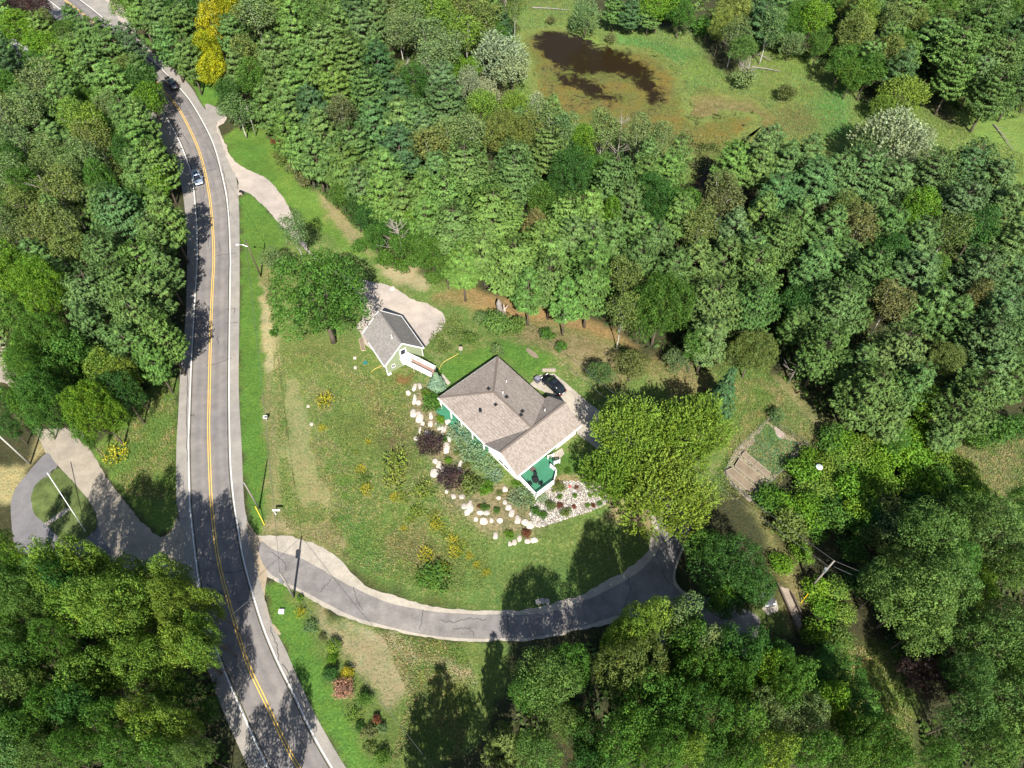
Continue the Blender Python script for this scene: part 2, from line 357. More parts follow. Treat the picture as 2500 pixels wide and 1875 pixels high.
def build_ground():
    xs = np.r_[-1600, -900, -500, -300, -220, -185, np.arange(-165, 165.1, .42), 185, 220, 300, 500, 900, 1600]
    ys = np.r_[-1200, -600, -250, -100, -40, -10, np.arange(2, 228, .42), 240, 270, 330, 450, 700, 1200, 2200]
    X, Y = np.meshgrid(xs, ys); nx, ny = len(xs), len(ys)
    wx = X + (fbm(X, Y, 2.2, 5) - .5) * 2.4; wy = Y + (fbm(X, Y, 2.2, 17) - .5) * 2.4
    C = np.empty(X.shape + (3,)); C[:] = floor_
    big = fbm(X, Y, 14, 31); C *= (.75 + .6 * big)[..., None]
    D = np.full(X.shape, .05)
    for P, c, d, soft in ZONES:
        c = tuple(v * k for v, k in zip(c, (.94, 1.02, .84))); soft *= 1.3
        Wp = W(P); x0, y0 = Wp.min(0) - 3; x1, y1 = Wp.max(0) + 3
        i0, i1 = np.searchsorted(xs, (x0, x1)); j0, j1 = np.searchsorted(ys, (y0, y1))
        if i1 <= i0 or j1 <= j0: continue
        S = np.s_[j0:j1, i0:i1]
        sd = sdist(wx[S], wy[S], Wp); w = sstep(.5 + sd / max(soft, .2) / 2)
        C[S] = C[S] * (1 - w[..., None]) + np.array(c) * w[..., None]; D[S] = D[S] * (1 - w) + d * w
    mott = fbm(X, Y, 5, 77, 4); mott2 = fbm(X, Y, 1.4, 99, 2)
    C *= (.8 + .4 * mott + .25 * (mott2 - .5))[..., None]
    C[..., 0] *= .88 + .28 * fbm(X, Y, 7, 123)
    idx = np.arange(nx * ny).reshape(ny, nx)
    F = np.stack([idx[:-1, :-1], idx[:-1, 1:], idx[1:, 1:], idx[1:, :-1]], -1).reshape(-1, 4)
    V = np.stack([X, Y, gh(X, Y)], -1).reshape(-1, 3)
    k = NT("ground_cover"); p = k.geo()
    at = k.n("ShaderNodeAttribute", attribute_name="tint"); dr = k.n("ShaderNodeAttribute", attribute_name="dryness")
    n1 = k.noise(.9, 7, .78, p); n2 = k.noise(3.2, 5, .8, p); n3 = k.noise(.35, 4, .6, p)
    c = k.mix(1.0, at.outputs["Color"], k.ramp(n2, [(.32, .5), (.5, 1.0), (.68, 1.55)]), 'MULTIPLY')
    c = k.mix(1.0, c, k.ramp(n1, [(.3, (.68, .82, .9)), (.52, (1, 1, 1)), (.75, (1.4, 1.2, .95))]), 'MULTIPLY')
    th = k.math('ADD', k.math('MULTIPLY', n2, .5), k.math('MULTIPLY', n1, .5))
    f = k.math('SUBTRACT', k.math('ADD', th, k.math('MULTIPLY', dr.outputs["Fac"], .34)), .66)
    f = k.ramp(k.math('MULTIPLY', f, 9.0), [(0, 0.0), (1, .85)])
    c = k.mix(f, c, k.mix(n3, (.34, .28, .17), (.22, .17, .095)))
    k.bump(k.math('ADD', n2, n1), 1.0, .18); mat = k.fin(c, .95, 0, .1)
    me = mesh_np("ground", V, F, mat, C.reshape(-1, 3), True)
    a = me.attributes.new("dryness", 'FLOAT', 'POINT'); a.data.foreach_set("value", D.ravel().astype(np.float32))
    link("ground", me, kind="structure")
build_ground()

# ------------------------------------------------------------------ surfaces
def asphalt(name, col, strong=.25, grit=9.0, tracks=False):
    k = NT(name); p = k.geo(); n1 = k.noise(.5, 6, .65, p); n2 = k.noise(grit, 4, .8, p)
    c = k.mix(1.0, col, k.ramp(n1, [(.3, 1 - strong), (.7, 1 + strong * .8)]), 'MULTIPLY')
    c = k.mix(1.0, c, k.ramp(n2, [(.3, .85), (.7, 1.15)]), 'MULTIPLY')
    if tracks:
        uv = k.n("ShaderNodeUVMap").outputs[0]; sx = k.n("ShaderNodeSeparateXYZ"); k.l(uv, sx.inputs[0])
        s = k.math('SINE', k.math('MULTIPLY', sx.outputs[0], 25.1)); s = k.math('ADD', s, k.math('MULTIPLY', k.math('SUBTRACT', n1, .5), 1.5))
        c = k.mix(1.0, c, k.ramp(k.math('ADD', k.math('MULTIPLY', s, .5), .5), [(0, (.93, .93, .95)), (1, (1.08, 1.06, 1.05))]), 'MULTIPLY')
    n4 = k.noise(.09, 3, .5, p); c = k.mix(1.0, c, k.ramp(n4, [(.35, (.9, .9, .92)), (.65, (1.1, 1.08, 1.04))]), 'MULTIPLY')
    k.bump(n2, .3, .01); return k.fin(c, .9, 0, .2)
M['road'] = asphalt("road_asphalt", (.192, .178, .168), .2, 7, True)
M['shoulder'] = asphalt("shoulder_gravel", (.265, .245, .22), .18, 6)
M['drive'] = asphalt("old_asphalt", (.205, .19, .18), .3, 7)
M['gravel'] = asphalt("pale_gravel", (.385, .335, .29), .18, 5)
M['concrete'] = asphalt("pale_concrete", (.36, .325, .27), .22, 3)
M['lane'] = asphalt("sandy_gravel", (.30, .262, .21), .22, 5)
def paint_mat(name, col):
    k = NT(name); n = k.noise(5, 5, .8, k.geo()); c = k.mix(k.ramp(n, [(.52, 0.0), (.72, .75)]), col, (.25, .235, .23)); return k.fin(c, .6, 0, .3)
M['pw'] = paint_mat("white_road_paint", (.80, .80, .78)); M['py'] = paint_mat("yellow_road_paint", (.78, .48, .07))
CENTRE = [(40, -80), (158, 0), (241, 66), (300, 117), (347, 164), (397, 217), (437, 267), (467, 324), (490, 380), (507, 452), (517, 527), (522, 625), (518, 713), (514, 826), (510.5, 977), (509.5, 1052), (513, 1165), (518, 1250), (533, 1367), (565, 1491), (603, 1615), (648, 1713), (700, 1823), (730, 1875), (790, 1980), (860, 2080)]
LEFTW = [(-5, -80), (124, 4), (198, 70), (255, 120), (305, 170), (355, 222), (396, 271), (433, 335), (455, 388), (469, 433), (478.5, 527), (481.5, 625), (475.5, 732), (467, 883), (461.5, 1033), (460, 1090), (463, 1225), (466, 1260), (475, 1344), (492, 1457), (523, 1570), (554, 1653), (603, 1766), (654, 1875), (705, 1970), (770, 2080)]
RIGHTW = [(80, -80), (196, 0), (286, 72), (345, 122), (396, 170), (438, 214), (471, 256), (516, 339), (539, 414), (556, 501), (562.5, 625), (562, 675), (560, 845), (559.5, 977), (562.5, 1127), (571, 1225), (578, 1270), (595, 1367), (633, 1502), (671, 1600), (720.6, 1702), (762, 1789), (811, 1875), (870, 1970), (945, 2080)]
LSH = [(-60, -80), (80, 0), (150, 60), (215, 120), (265, 170), (315, 222), (358, 275), (392, 339), (418, 385), (440, 440), (452, 520), (457, 625), (452, 788), (441, 901), (435, 1014), (430.7, 1090), (430.7, 1225), (437, 1260), (448, 1374), (472, 1500), (505, 1627), (546, 1740), (607, 1875), (655, 1970), (720, 2080)]
RSH = [(160, -80), (262, 0), (322, 75), (377, 132), (433, 177), (468, 215), (492, 255), (530, 305), (545, 345), (565, 399), (578, 440), (584, 520), (585, 713), (583, 939), (590, 1090), (596, 1225), (605, 1275), (622, 1360), (644, 1446), (662, 1515), (697, 1585), (728, 1657), (773, 1751), (822, 1838), (845, 1875), (900, 1970), (975, 2080)]
NR = 260
def curve(px): return resample(catmull(W(px), 8), NR)
cC = curve(CENTRE); cL = curve(LEFTW); cR = curve(RIGHTW); cLS = curve(LSH); cRS = curve(RSH)
def align(P, Q):    # for each point of P, the nearest point of the densely sampled Q
    Qd = resample(Q, 3000); out = []; j = 0
    for p in P:
        d = np.hypot(Qd[:, 0] - p[0], Qd[:, 1] - p[1]); j = int(d.argmin()); out.append(Qd[j])
    return np.array(out)
eL = offset_line(align(cC, cL), -.2); eR = offset_line(align(cC, cR), .2)
strip_between(align(cC, cLS), eL, .012, "road_shoulder", M['shoulder'], 2, kind="structure")
strip_between(eR, align(cC, cRS), .012, "road_shoulder", M['shoulder'], 2, kind="structure")
strip_between(offset_line(eL, -.12), offset_line(eR, .12), .02, "road", M['road'], 16, kind="structure")
def line_strip(P, w, z, name, mat): return strip_between(offset_line(P, -w / 2), offset_line(P, w / 2), z, name, mat, 1, kind="structure")
line_strip(cL, .13, .026, "road_edge_line", M['pw']); line_strip(cR, .13, .026, "road_edge_line", M['pw'])
line_strip(offset_line(cC, -.16), .12, .026, "road_centre_line", M['py']); line_strip(offset_line(cC, .16), .12, .026, "road_centre_line", M['py'])
# cracks sealed with tar
mb = MB()
CR = [R(0, 0, [(1345, 1110), (1395, 1095)]), R(0, 0, [(1175, 750), (1260, 730)]), R(0, 0, [(1185, 865), (1200, 900), (1225, 935)]), R(0, 0, [(1315, 1210), (1325, 1250), (1320, 1285)]), R(0, 0, [(1348, 1465), (1353, 1540), (1347, 1600)]),
      R(0, 0, [(1420, 1575), (1430, 1635)]), R(0, 600, [(1395, 70), (1440, 58), (1535, 48)]), R(0, 600, [(1470, 412), (1520, 410), (1515, 440)]), R(0, 600, [(1462, 500), (1540, 498)]),
      R(0, 600, [(1415, 585), (1408, 605), (1420, 635)]), R(0, 600, [(1335, 775), (1400, 765), (1500, 730)]), R(0, 600, [(1230, 1100), (1262, 1097)]), R(0, 1250, [(1335, 260), (1370, 320), (1410, 335)]),
      R(0, 1250, [(1340, 470), (1400, 500), (1460, 540)]), R(0, 1250, [(1440, 380), (1500, 395), (1580, 375)]), R(0, 1250, [(1540, 585), (1650, 570)]), R(600, 1250, [(160, 740), (175, 800), (200, 860), (215, 960)]), R(600, 1250, [(235, 980), (300, 1080), (360, 1200), (390, 1260)]),
      R(0, 0, [(1440, 1075), (1462, 1180), (1480, 1300), (1488, 1500)]), R(0, 600, [(1217, 800), (1210, 1150), (1214, 1400)])]
for c in CR:
    P = resample(catmull(W(c), 6), 24); P = P + (RS.rand(24, 2) - .5) * .22
    Lp, Rp = offset_line(P, -.045), offset_line(P, .045); o = len(mb.v)
    for a, b in zip(Lp, Rp): mb.v += [(a[0], a[1], .0245), (b[0], b[1], .0245)]
    for i in range(23): mb.f.append((o + 2 * i, o + 2 * i + 1, o + 2 * i + 3, o + 2 * i + 2))
for c in [R(600, 1250, [(480, 520), (540, 450), (560, 430)]), R(600, 1250, [(1130, 760), (1140, 700), (1150, 640)]), R(600, 1250, [(1250, 700), (1350, 715), (1450, 690), (1560, 700)]), R(600, 1250, [(1350, 755), (1450, 760), (1480, 800)]), R(600, 1250, [(700, 480), (720, 560), (760, 640)]), R(1200, 1250, [(880, 420), (900, 500), (860, 600)]), R(1200, 1250, [(1060, 260), (1100, 360), (1150, 480)]), R(600, 1250, [(170, 260), (250, 330), (260, 380)]), R(1200, 1250, [(100, 665), (110, 740), (95, 815)])]:
    P = resample(catmull(W(c), 6), 20); P = P + (RS.rand(20, 2) - .5) * .3; o = len(mb.v)
    for a, b in zip(offset_line(P, -.035), offset_line(P, .035)): mb.v += [(a[0], a[1], .052), (b[0], b[1], .052)]
    for i in range(19): mb.f.append((o + 2 * i, o + 2 * i + 1, o + 2 * i + 3, o + 2 * i + 2))
mb.build("road_cracks", simple("tar", (.045, .045, .05), .7), kind="structure")
# gravel driveway from the road to the barn
gd = [(528, 305), (541, 285), (552, 283), (548, 300), (532, 312), (548, 345), (565, 385), (600, 412), (650, 436), (690, 480), (705, 510), (728, 556), (762, 620), (830, 668), (900, 686), (962, 702), (1005, 730), (1052, 745), (1086, 772), (1080, 803), (1055, 828), (1040, 845), (985, 870), (900, 850), (880, 812), (870, 800), (890, 760), (860, 700), (780, 640), (725, 590), (692, 558), (656, 516), (626, 486), (604, 469), (592, 471), (583, 476), (580, 440), (560, 399), (540, 345)]
sheet(catmull(W(gd), 4, True), .03, "gravel_driveway", M['gravel'], rag=.18, kind="structure")
sheet(catmull(W([(500, 256), (520, 258), (551, 281), (528, 300), (520, 330), (510, 290)]), 5, True), .034, "gravel_pullout", M['shoulder'], rag=.1, kind="structure")
sheet(catmull(W(R(0, 0, [(690, -60), (760, 0), (860, 130), (880, 210), (860, 230), (800, 170), (700, 20), (640, -60)])), 4, True), .03, "gravel_pullout", M['gravel'], rag=.25, kind="structure")
sheet(catmull(W([(150, 90), (172, 78), (190, 92), (185, 108), (150, 112), (140, 100)]), 4, True), .03, "white_gravel_patch", M['gravel'], rag=.3, kind="structure")
sheet(catmull(W(R(0, 0, [(1100, 1010), (1040, 890), (1080, 860), (1150, 960), (1160, 1010)])), 4, True), .03, "gravel_pullout", M['lane'], rag=.15, kind="structure")
# left gravel lane and the ring drive round its grass island
gl = [(-40, 830), (10, 832), (40, 900), (70, 980), (105, 1045), (185, 1045), (222, 1101), (260, 1165), (301, 1218), (324, 1250), (360, 1290), (392, 1311), (420, 1295), (432, 1262), (446, 1300), (455, 1390), (470, 1460), (420, 1430), (330, 1390), (264, 1370), (211, 1225), (166, 1165), (139, 1135), (113, 1107), (95, 1070), (60, 1000), (20, 940), (-40, 920)]
sheet(catmull(W(gl), 4, True), .03, "gravel_lane", M['lane'], rag=.2, kind="structure")
ra = R(0, 1040, [(590, 345), (680, 440), (730, 520), (640, 600), (900, 800), (1180, 1100), (1260, 1320), (1330, 1480), (1400, 1620), (1000, 1640), (500, 1640), (210, 1560), (140, 1100), (170, 850), (350, 600)], 5.185)
M['drive_dark'] = asphalt("ring_asphalt", (.16, .155, .16), .2, 7)
sheet(catmull(W(ra), 4, True), .038, "ring_driveway", M['drive_dark'], rag=.04, kind="structure")
isl = R(0, 1040, [(640, 620), (730, 530), (860, 640), (1000, 800), (1130, 960), (1210, 1120), (1230, 1280), (1130, 1400), (980, 1470), (820, 1470), (700, 1380), (600, 1260), (450, 1120), (400, 960), (420, 800), (500, 700)], 5.185)
M['grass'] = asphalt("island_grass", (.085, .115, .035), .5, 4)
sheet(catmull(W(isl), 4, True), .075, "grass_island", M['grass'], rag=.1, kind="structure")
sheet(W(R(0, 1040, [(560, 1240), (840, 1040), (900, 1060), (620, 1260)], 5.185)), .085, "stone_path", M['concrete'], kind="structure")
# loop driveway: pale verge, then asphalt
up = R(600, 1250, [(75, 240), (100, 190), (190, 250), (330, 290), (450, 350), (620, 450), (740, 510), (900, 580), (1060, 620), (1250, 650), (1500, 665)]) + R(1200, 1250, [(0, 665), (300, 662), (480, 620), (640, 560), (800, 480), (950, 390), (1040, 300), (1090, 230), (1085, 130), (1060, 40), (1000, -80)])
lo = R(600, 1250, [(80, 250), (110, 330), (170, 410), (250, 450), (350, 500), (520, 590), (700, 680), (860, 725), (1100, 785), (1300, 812), (1500, 822)]) + R(1200, 1250, [(0, 820), (200, 815), (400, 790), (600, 740), (820, 675), (960, 720), (1100, 860), (1300, 980), (1560, 980), (1700, 850), (1740, 700), (1640, 630), (1450, 560), (1290, 545), (1200, 480), (1180, 420), (1205, 320), (1235, 230), (1300, 80), (1280, -40), (1220, -160)])
vo = R(600, 1250, [(60, 150), (130, 150), (300, 160), (480, 220), (600, 300), (720, 430), (860, 515), (1000, 555), (1200, 610), (1400, 635), (1750, 640)]) + R(1200, 1250, [(200, 640), (400, 590), (570, 540), (700, 470), (850, 390), (960, 310), (1020, 240), (1035, 130), (1035, 60), (990, -60)])
vl = R(600, 1250, [(60, 260), (90, 350), (150, 430), (240, 470), (350, 520), (520, 625), (700, 705), (860, 745), (1100, 800), (1300, 830), (1500, 840)]) + R(1200, 1250, [(0, 836), (200, 835), (400, 808), (600, 757), (830, 690), (980, 480), (1110, 300), (1100, 130), (1075, -60)])
sheet(list(catmull(W(vo), 4)) + list(catmull(W(vl), 4))[::-1], .03, "concrete_verge", M['concrete'], rag=.16, kind="structure")
sheet(catmull(W(R(600, 1250, [(5, 60), (60, 140), (110, 200), (140, 420), (120, 520), (150, 690), (210, 760), (230, 800), (180, 760), (120, 560), (60, 330), (20, 180)])), 4, True), .036, "sandy_shoulder", asphalt("sand", (.34, .275, .19), .2, 5), rag=.12, kind="structure")
LO = list(catmull(W(up), 5)) + list(catmull(W(lo), 5))[::-1]
sheet(LO, .044, "loop_driveway", M['drive'], rag=.03, kind="structure")
sheet(W([(1292, 940), (1318, 916), (1352, 912), (1378, 932), (1433, 980), (1500, 1030), (1640, 1180), (1690, 1280), (1612, 1290), (1540, 1180), (1450, 1090), (1410, 1060), (1385, 1000), (1338, 962)]), .036, "concrete_driveway", M['concrete'], kind="structure")
sheet(W(R(1820, 1340, [(275, 1010), (330, 940), (520, 870), (560, 1030), (530, 1060), (380, 1120)], 6.913)), .05, "concrete_pad", M['concrete'], kind="structure")
sheet(W([(1350, 1108), (1372, 1094), (1378, 1108), (1358, 1130)]), .036, "concrete_path", M['concrete'], kind="structure")
sheet(W([(1080, 912), (1100, 935), (1094, 941), (1074, 922)]), .036, "stone_path", M['concrete'], kind="structure")

# ------------------------------------------------------------------ POND
def build_pond():
    P = R(1200, 0, [(165, 230), (240, 190), (330, 175), (480, 175), (560, 240), (700, 280), (900, 290), (1050, 325), (1180, 400), (1260, 520), (1290, 640), (1330, 760), (1480, 720), (1650, 720), (1760, 760), (1740, 850), (1620, 930), (1540, 1020), (1460, 1100), (1400, 1200), (1320, 1190), (1270, 1030), (1130, 990), (1000, 930), (840, 900), (700, 860), (500, 830), (350, 730), (250, 650), (230, 520), (200, 400), (160, 300)])
    o = sheet(catmull(W(P), 4, True), .02, "pond", M['glass'], maxedge=.9, rag=.9, kind="structure")
    dark = [R(1200, 0, [(290, 235), (420, 215), (560, 240), (720, 320), (900, 370), (1010, 450), (1070, 560), (1060, 670), (980, 600), (930, 520), (850, 480), (700, 470), (560, 480), (430, 440), (330, 340)]),
            R(1200, 0, [(440, 480), (560, 500), (720, 600), (830, 640), (760, 670), (600, 600), (470, 530)]),
            R(1200, 0, [(1280, 1040), (1440, 1060), (1440, 1250), (1280, 1220)]), R(1200, 0, [(1360, 940), (1480, 930), (1470, 980), (1370, 985)])]
    me = o.data; n = len(me.vertices); co = np.empty(n * 3); me.vertices.foreach_get("co", co); co = co.reshape(-1, 3)
    w = np.zeros(n); wx = co[:, 0] + (fbm(co[:, 0], co[:, 1], 3, 41) - .5) * 5; wy = co[:, 1] + (fbm(co[:, 0], co[:, 1], 3, 43) - .5) * 5
    for D in dark: w = np.maximum(w, sstep(.5 + sdist(wx, wy, W(D)) / 5.5))
    a = me.attributes.new("open_water", 'FLOAT', 'POINT'); a.data.foreach_set("value", w.astype(np.float32))
    es = np.clip(1 - sdist(co[:, 0], co[:, 1], catmull(W(P), 2, True)) / 6.0, 0, 1); a = me.attributes.new("shore", 'FLOAT', 'POINT'); a.data.foreach_set("value", es.astype(np.float32))
    k = NT("pond_water"); p = k.geo(); at = k.n("ShaderNodeAttribute", attribute_name="open_water").outputs["Fac"]; et = k.n("ShaderNodeAttribute", attribute_name="shore").outputs["Fac"]
    n1 = k.noise(.28, 8, .78, p, 1.2); n2 = k.noise(1.8, 5, .8, p); n3 = k.noise(.12, 4, .6, p)
    alg = k.mix(k.ramp(n3, [(.42, 0.0), (.58, 1.0)]), (.135, .105, .024), (.095, .11, .026))
    alg = k.mix(k.ramp(n1, [(.45, 0.0), (.75, .9)]), alg, (.185, .16, .07))
    alg = k.mix(1.0, alg, k.ramp(n2, [(.32, .35), (.5, 1.0), (.68, 1.7)]), 'MULTIPLY')
    alg = k.mix(k.ramp(k.math('ADD', et, k.math('MULTIPLY', k.math('SUBTRACT', n1, .5), 2.4)), [(.35, 0.0), (.65, 1.0)]), alg, k.mix(1.0, (.135, .17, .045), k.ramp(n2, [(.32, .5), (.68, 1.5)]), 'MULTIPLY'))
    f = k.math('ADD', at, k.math('MULTIPLY', k.math('SUBTRACT', k.math('ADD', n1, k.math('MULTIPLY', n2, .7)), .80), 3.4))
    f = k.ramp(f, [(.30, 0.0), (.70, 1.0)])
    c = k.mix(f, alg, (.019, .012, .004)); rgh = k.mix(f, (.9, .9, .9), (.3, .3, .3))
    m = k.fin(c, rgh, 0, .12); me.materials[0] = m
build_pond()

# ------------------------------------------------------------------ TREES
def unit(v): return v / (np.linalg.norm(v, axis=-1, keepdims=True) + 1e-9)
def cards(P, N, L, Wd, axis=None, tint=None, rs=RS):
    """diamond leaf cards at P facing N, length L, width Wd, long side along axis"""
    n = len(P); N = unit(N); a = rs.normal(size=(n, 3)) if axis is None else axis
    a = unit(a - N * (a * N).sum(1, keepdims=True)); b = np.cross(N, a)
    L = np.broadcast_to(L, (n,))[:, None]; Wd = np.broadcast_to(Wd, (n,))[:, None]
    bend = N * (L * .12)
    V = np.stack([P - a * L / 2 - bend, P + b * Wd / 2, P + a * L / 2 - bend, P - b * Wd / 2], 1).reshape(-1, 3)
    F = np.arange(4 * n).reshape(n, 4)
    T = None if tint is None else np.repeat(tint, 4, 0)
    return V, F, T
def puff_cloud(C, r, flat, leaf, dens, tints, upb=.5, rs=RS):
    Ps = []; Ns = []; Ts = []; Ls = []
    for c, rr, t in zip(C, r, tints):
        n = int(dens * 4 * rr * rr / (leaf * leaf)); d = unit(rs.normal(size=(n, 3)) + np.array([0, 0, .35]))
        rad = rr * (.74 + .32 * rs.rand(n) ** .6)[:, None]
        Ps.append(c + d * rad * np.array([1, 1, flat])); Ns.append(d * 1.0 + np.array([0, -.05, upb * .5]) + rs.normal(size=(n, 3)) * .3)
        Ts.append(np.broadcast_to(t, (n, 3)) * (1 + .18 * rs.normal(size=(n, 1)))); Ls.append(leaf * (.7 + .6 * rs.rand(n)))
    P = np.concatenate(Ps); L = np.concatenate(Ls)
    return cards(P, np.concatenate(Ns), L, L * .8, None, np.clip(np.concatenate(Ts), .2, 2.5), rs)
def sphere_dirs(n, zmin, rs):
    i = np.arange(n) + .5; z = 1 - i / n * (1 - zmin); ph = i * 2.399963 + rs.rand() * 6
    z = np.clip(z + rs.normal(size=n) * .05, -1, 1); ph = ph + rs.normal(size=n) * .25; s = np.sqrt(1 - z * z)
    return np.stack([s * np.cos(ph), s * np.sin(ph), z], 1)
def ptints(n, var, rs, warm=0.0):
    t = 1 + var * rs.normal(size=(n, 1)); t = np.repeat(t, 3, 1); w = np.clip(rs.normal(size=n) * warm + warm * .3, 0, 1.0)
    t[:, 0] *= 1 + w * .9; t[:, 1] *= 1 + w * .25; t[:, 2] *= 1 - w * .3
    return t
def lobes(d, rs, k=7, amp=.2):
    """low frequency bumps so that the outline of a crown is uneven"""
    q = unit(rs.normal(size=(k, 3)) * np.array([1, 1, .6])); g = np.exp(4.5 * (d @ q.T - 1)); return 1 - amp + amp * 2.0 * g.max(1)
def lobed(R0, ch, K, per, rs, zmin=-.45, sub=.46, spread=.62):
    """points and outward directions on a union of K overlapping domes filling an R0 x R0 x ch envelope"""
    d = sphere_dirs(K, -.35, rs); c = d * spread * (.85 + .3 * rs.rand(K, 1)); c = np.concatenate([c, [[0, 0, .1]]]); sr = np.r_[sub * (.75 + .5 * rs.rand(K)), .6]
    E = np.array([R0, R0, ch]); P = []; D = []; Q = []
    for i, (ci, ri) in enumerate(zip(c, sr)):
        n = max(6, int(per * 4 * math.pi * ri * ri * R0 * (R0 + 2 * ch) / 3 * .75)); q = sphere_dirs(n, zmin, rs); p = ci + q * ri * (.86 + .16 * rs.rand(n, 1)); ok = np.ones(n, bool)
        for j, (cj, rj) in enumerate(zip(c, sr)):
            if j != i: ok &= np.linalg.norm(p - cj, axis=1) > rj * .9
        P.append(p[ok] * E); D.append(q[ok]); Q.append(np.full(ok.sum(), i))
    return np.concatenate(P), unit(np.concatenate(D)), np.concatenate(Q)
def crown_broad(R0, H0, seed, leaf=.34, pr=.95, dens=.5, warm=.15, var=.12, base=.22, flat=.75, amp=.22, fill=.5, upb=.5, cov=1.0, K=None):
    rs = np.random.RandomState(seed); ch = H0 * (1 - base) / 2; cz = H0 * base + ch
    area = 4 * math.pi * ((R0 * R0 + 2 * R0 * ch) / 3); n = int(cov * area * .75 / (math.pi * pr * pr * .55))
    sc = np.array([R0, R0, ch]) - pr * .6
    C, d, q = lobed(R0 - pr * .4, ch - pr * .4, K or max(5, int(R0 * 1.7)), cov / (math.pi * pr * pr * .55), rs); n = len(C)
    nf = int(n * fill); Cf = unit(rs.normal(size=(nf, 3))) * (.35 + .4 * rs.rand(nf, 1)) * sc
    C = np.concatenate([C, Cf]) + np.array([0, 0, cz]); C[:, 2] = np.maximum(C[:, 2], .05); r = pr * (.55 + .9 * rs.rand(len(C)))
    V, F, T = puff_cloud(C, r, flat, leaf, dens, ptints(len(C), var, rs, warm), upb, rs)
    return V, F, T, C
def crown_shoots(R0, H0, seed, leaf=.3, up=1.1, ln=1.3, dens=1.0, warm=.2, base=.15, n_mul=1.0, var=.12, amp=.2, fill=.35, K=None):
    """crown whose surface is made of leafy shoots that point outwards and upwards"""
    rs = np.random.RandomState(seed); ch = H0 * (1 - base) / 2; cz = H0 * base + ch
    area = 4 * math.pi * ((R0 * R0 + 2 * R0 * ch) / 3); n = int(area * .75 / .42 * n_mul)
    if R0 > 4: C, d, q = lobed(R0 - ln * .3, ch - ln * .3, K or 12, n_mul / .42, rs, -.5, .37, .7)
    else:
        d = sphere_dirs(n, -.5, rs); rad = lobes(d, rs, 11, amp) * (.8 + .2 * rs.rand(n)); C = d * rad[:, None] * (np.array([R0, R0, ch]) - ln * .45)
    n = len(C); C = np.concatenate([C, C[:int(n * fill)] * .68]); d = np.concatenate([d, d[:int(n * fill)]])
    A = unit(d + np.array([0, 0, up]) + rs.normal(size=C.shape) * .22); Ls = ln * (.6 + .8 * rs.rand(len(C)))
    k = int(11 * dens * (ln / 1.3)); t = rs.rand(len(C), k, 1) * Ls[:, None, None]
    side = unit(rs.normal(size=(len(C), k, 3))); side = unit(side - A[:, None] * (side * A[:, None]).sum(-1, keepdims=True))
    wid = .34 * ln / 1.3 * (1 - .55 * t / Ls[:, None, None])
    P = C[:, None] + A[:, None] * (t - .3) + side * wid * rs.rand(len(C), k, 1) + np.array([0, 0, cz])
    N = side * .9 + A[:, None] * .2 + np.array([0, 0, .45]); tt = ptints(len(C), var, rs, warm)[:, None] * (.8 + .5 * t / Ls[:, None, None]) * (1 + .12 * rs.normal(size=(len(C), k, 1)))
    L = leaf * (.7 + .6 * rs.rand(len(C) * k))
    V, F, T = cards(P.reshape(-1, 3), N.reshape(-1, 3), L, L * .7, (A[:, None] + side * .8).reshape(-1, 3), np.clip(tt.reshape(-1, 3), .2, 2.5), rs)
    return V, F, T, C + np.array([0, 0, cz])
def crown_pine(R0, H0, seed, base=.2, whorl=.95, nb=7, droop=.1, rise=.28, tuft=.5, shape=.75, blades=7, var=.12, gap=.1, wblade=.17):
    """whorls of level branches; each branch a fan of brushy tufts"""
    rs = np.random.RandomState(seed); Ps = []; As = []; Ts = []; B = []
    z = H0 * base
    while z < H0 - .3:
        t = (z - H0 * base) / (H0 * (1 - base)); L = R0 * ((1 - t) ** shape) * (1 if t > .12 else .75 + 2 * t); m = nb if t < .8 else 5
        a0 = rs.rand() * 6.28
        for j in range(m):
            if rs.rand() < gap: continue
            a = a0 + 6.283 * (j + rs.normal() * .16) / m; l = max(.35, L * (.72 + .4 * rs.rand())); dr = np.array([math.cos(a), math.sin(a), 0])
            zz = z + rs.normal() * .3; tn = 1 + var * rs.normal(); B.append((zz, a, l)); pd = np.array([-dr[1], dr[0], 0])
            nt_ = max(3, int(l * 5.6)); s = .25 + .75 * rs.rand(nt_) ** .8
            wid = l * .25 * np.sqrt(np.clip(1 - (s - .55) ** 2 * 2.2, .05, 1)); lat = (rs.rand(nt_) * 2 - 1) * wid
            lift = (rise * s ** 1.6 - droop * s) * l + rs.normal(size=nt_) * .08 - np.abs(lat) * .12
            P = dr * (s * l)[:, None] + pd * lat[:, None] + np.array([0, 0, 1]) * (zz + lift)[:, None]
            ax = dr + pd * (lat / (wid + .01) * .8)[:, None] + np.array([0, 0, .45])
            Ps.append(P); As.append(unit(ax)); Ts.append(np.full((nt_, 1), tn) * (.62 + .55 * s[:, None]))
        z += whorl * (.8 + .4 * rs.rand()) * (1 if t < .75 else .7)
    P = np.concatenate(Ps + [np.array([[0, 0, H0 - .15 * i] for i in range(5)])]); A = np.concatenate(As + [np.tile([[0, 0, 1.0]], (5, 1))]); T = np.concatenate(Ts + [np.ones((5, 1))])
    n = len(P); P = np.repeat(P, blades, 0); A = np.repeat(A, blades, 0); T = np.repeat(T, blades, 0)
    Dv = unit(A + rs.normal(size=P.shape) * .36); L = tuft * (.7 + .6 * rs.rand(len(P)))
    Nn = rs.normal(size=P.shape) * .35 + A * .5 + np.array([0, 0, .75])
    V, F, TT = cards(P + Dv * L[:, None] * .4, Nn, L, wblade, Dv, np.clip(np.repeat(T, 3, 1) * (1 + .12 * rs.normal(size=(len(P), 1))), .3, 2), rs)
    return V, F, TT, B
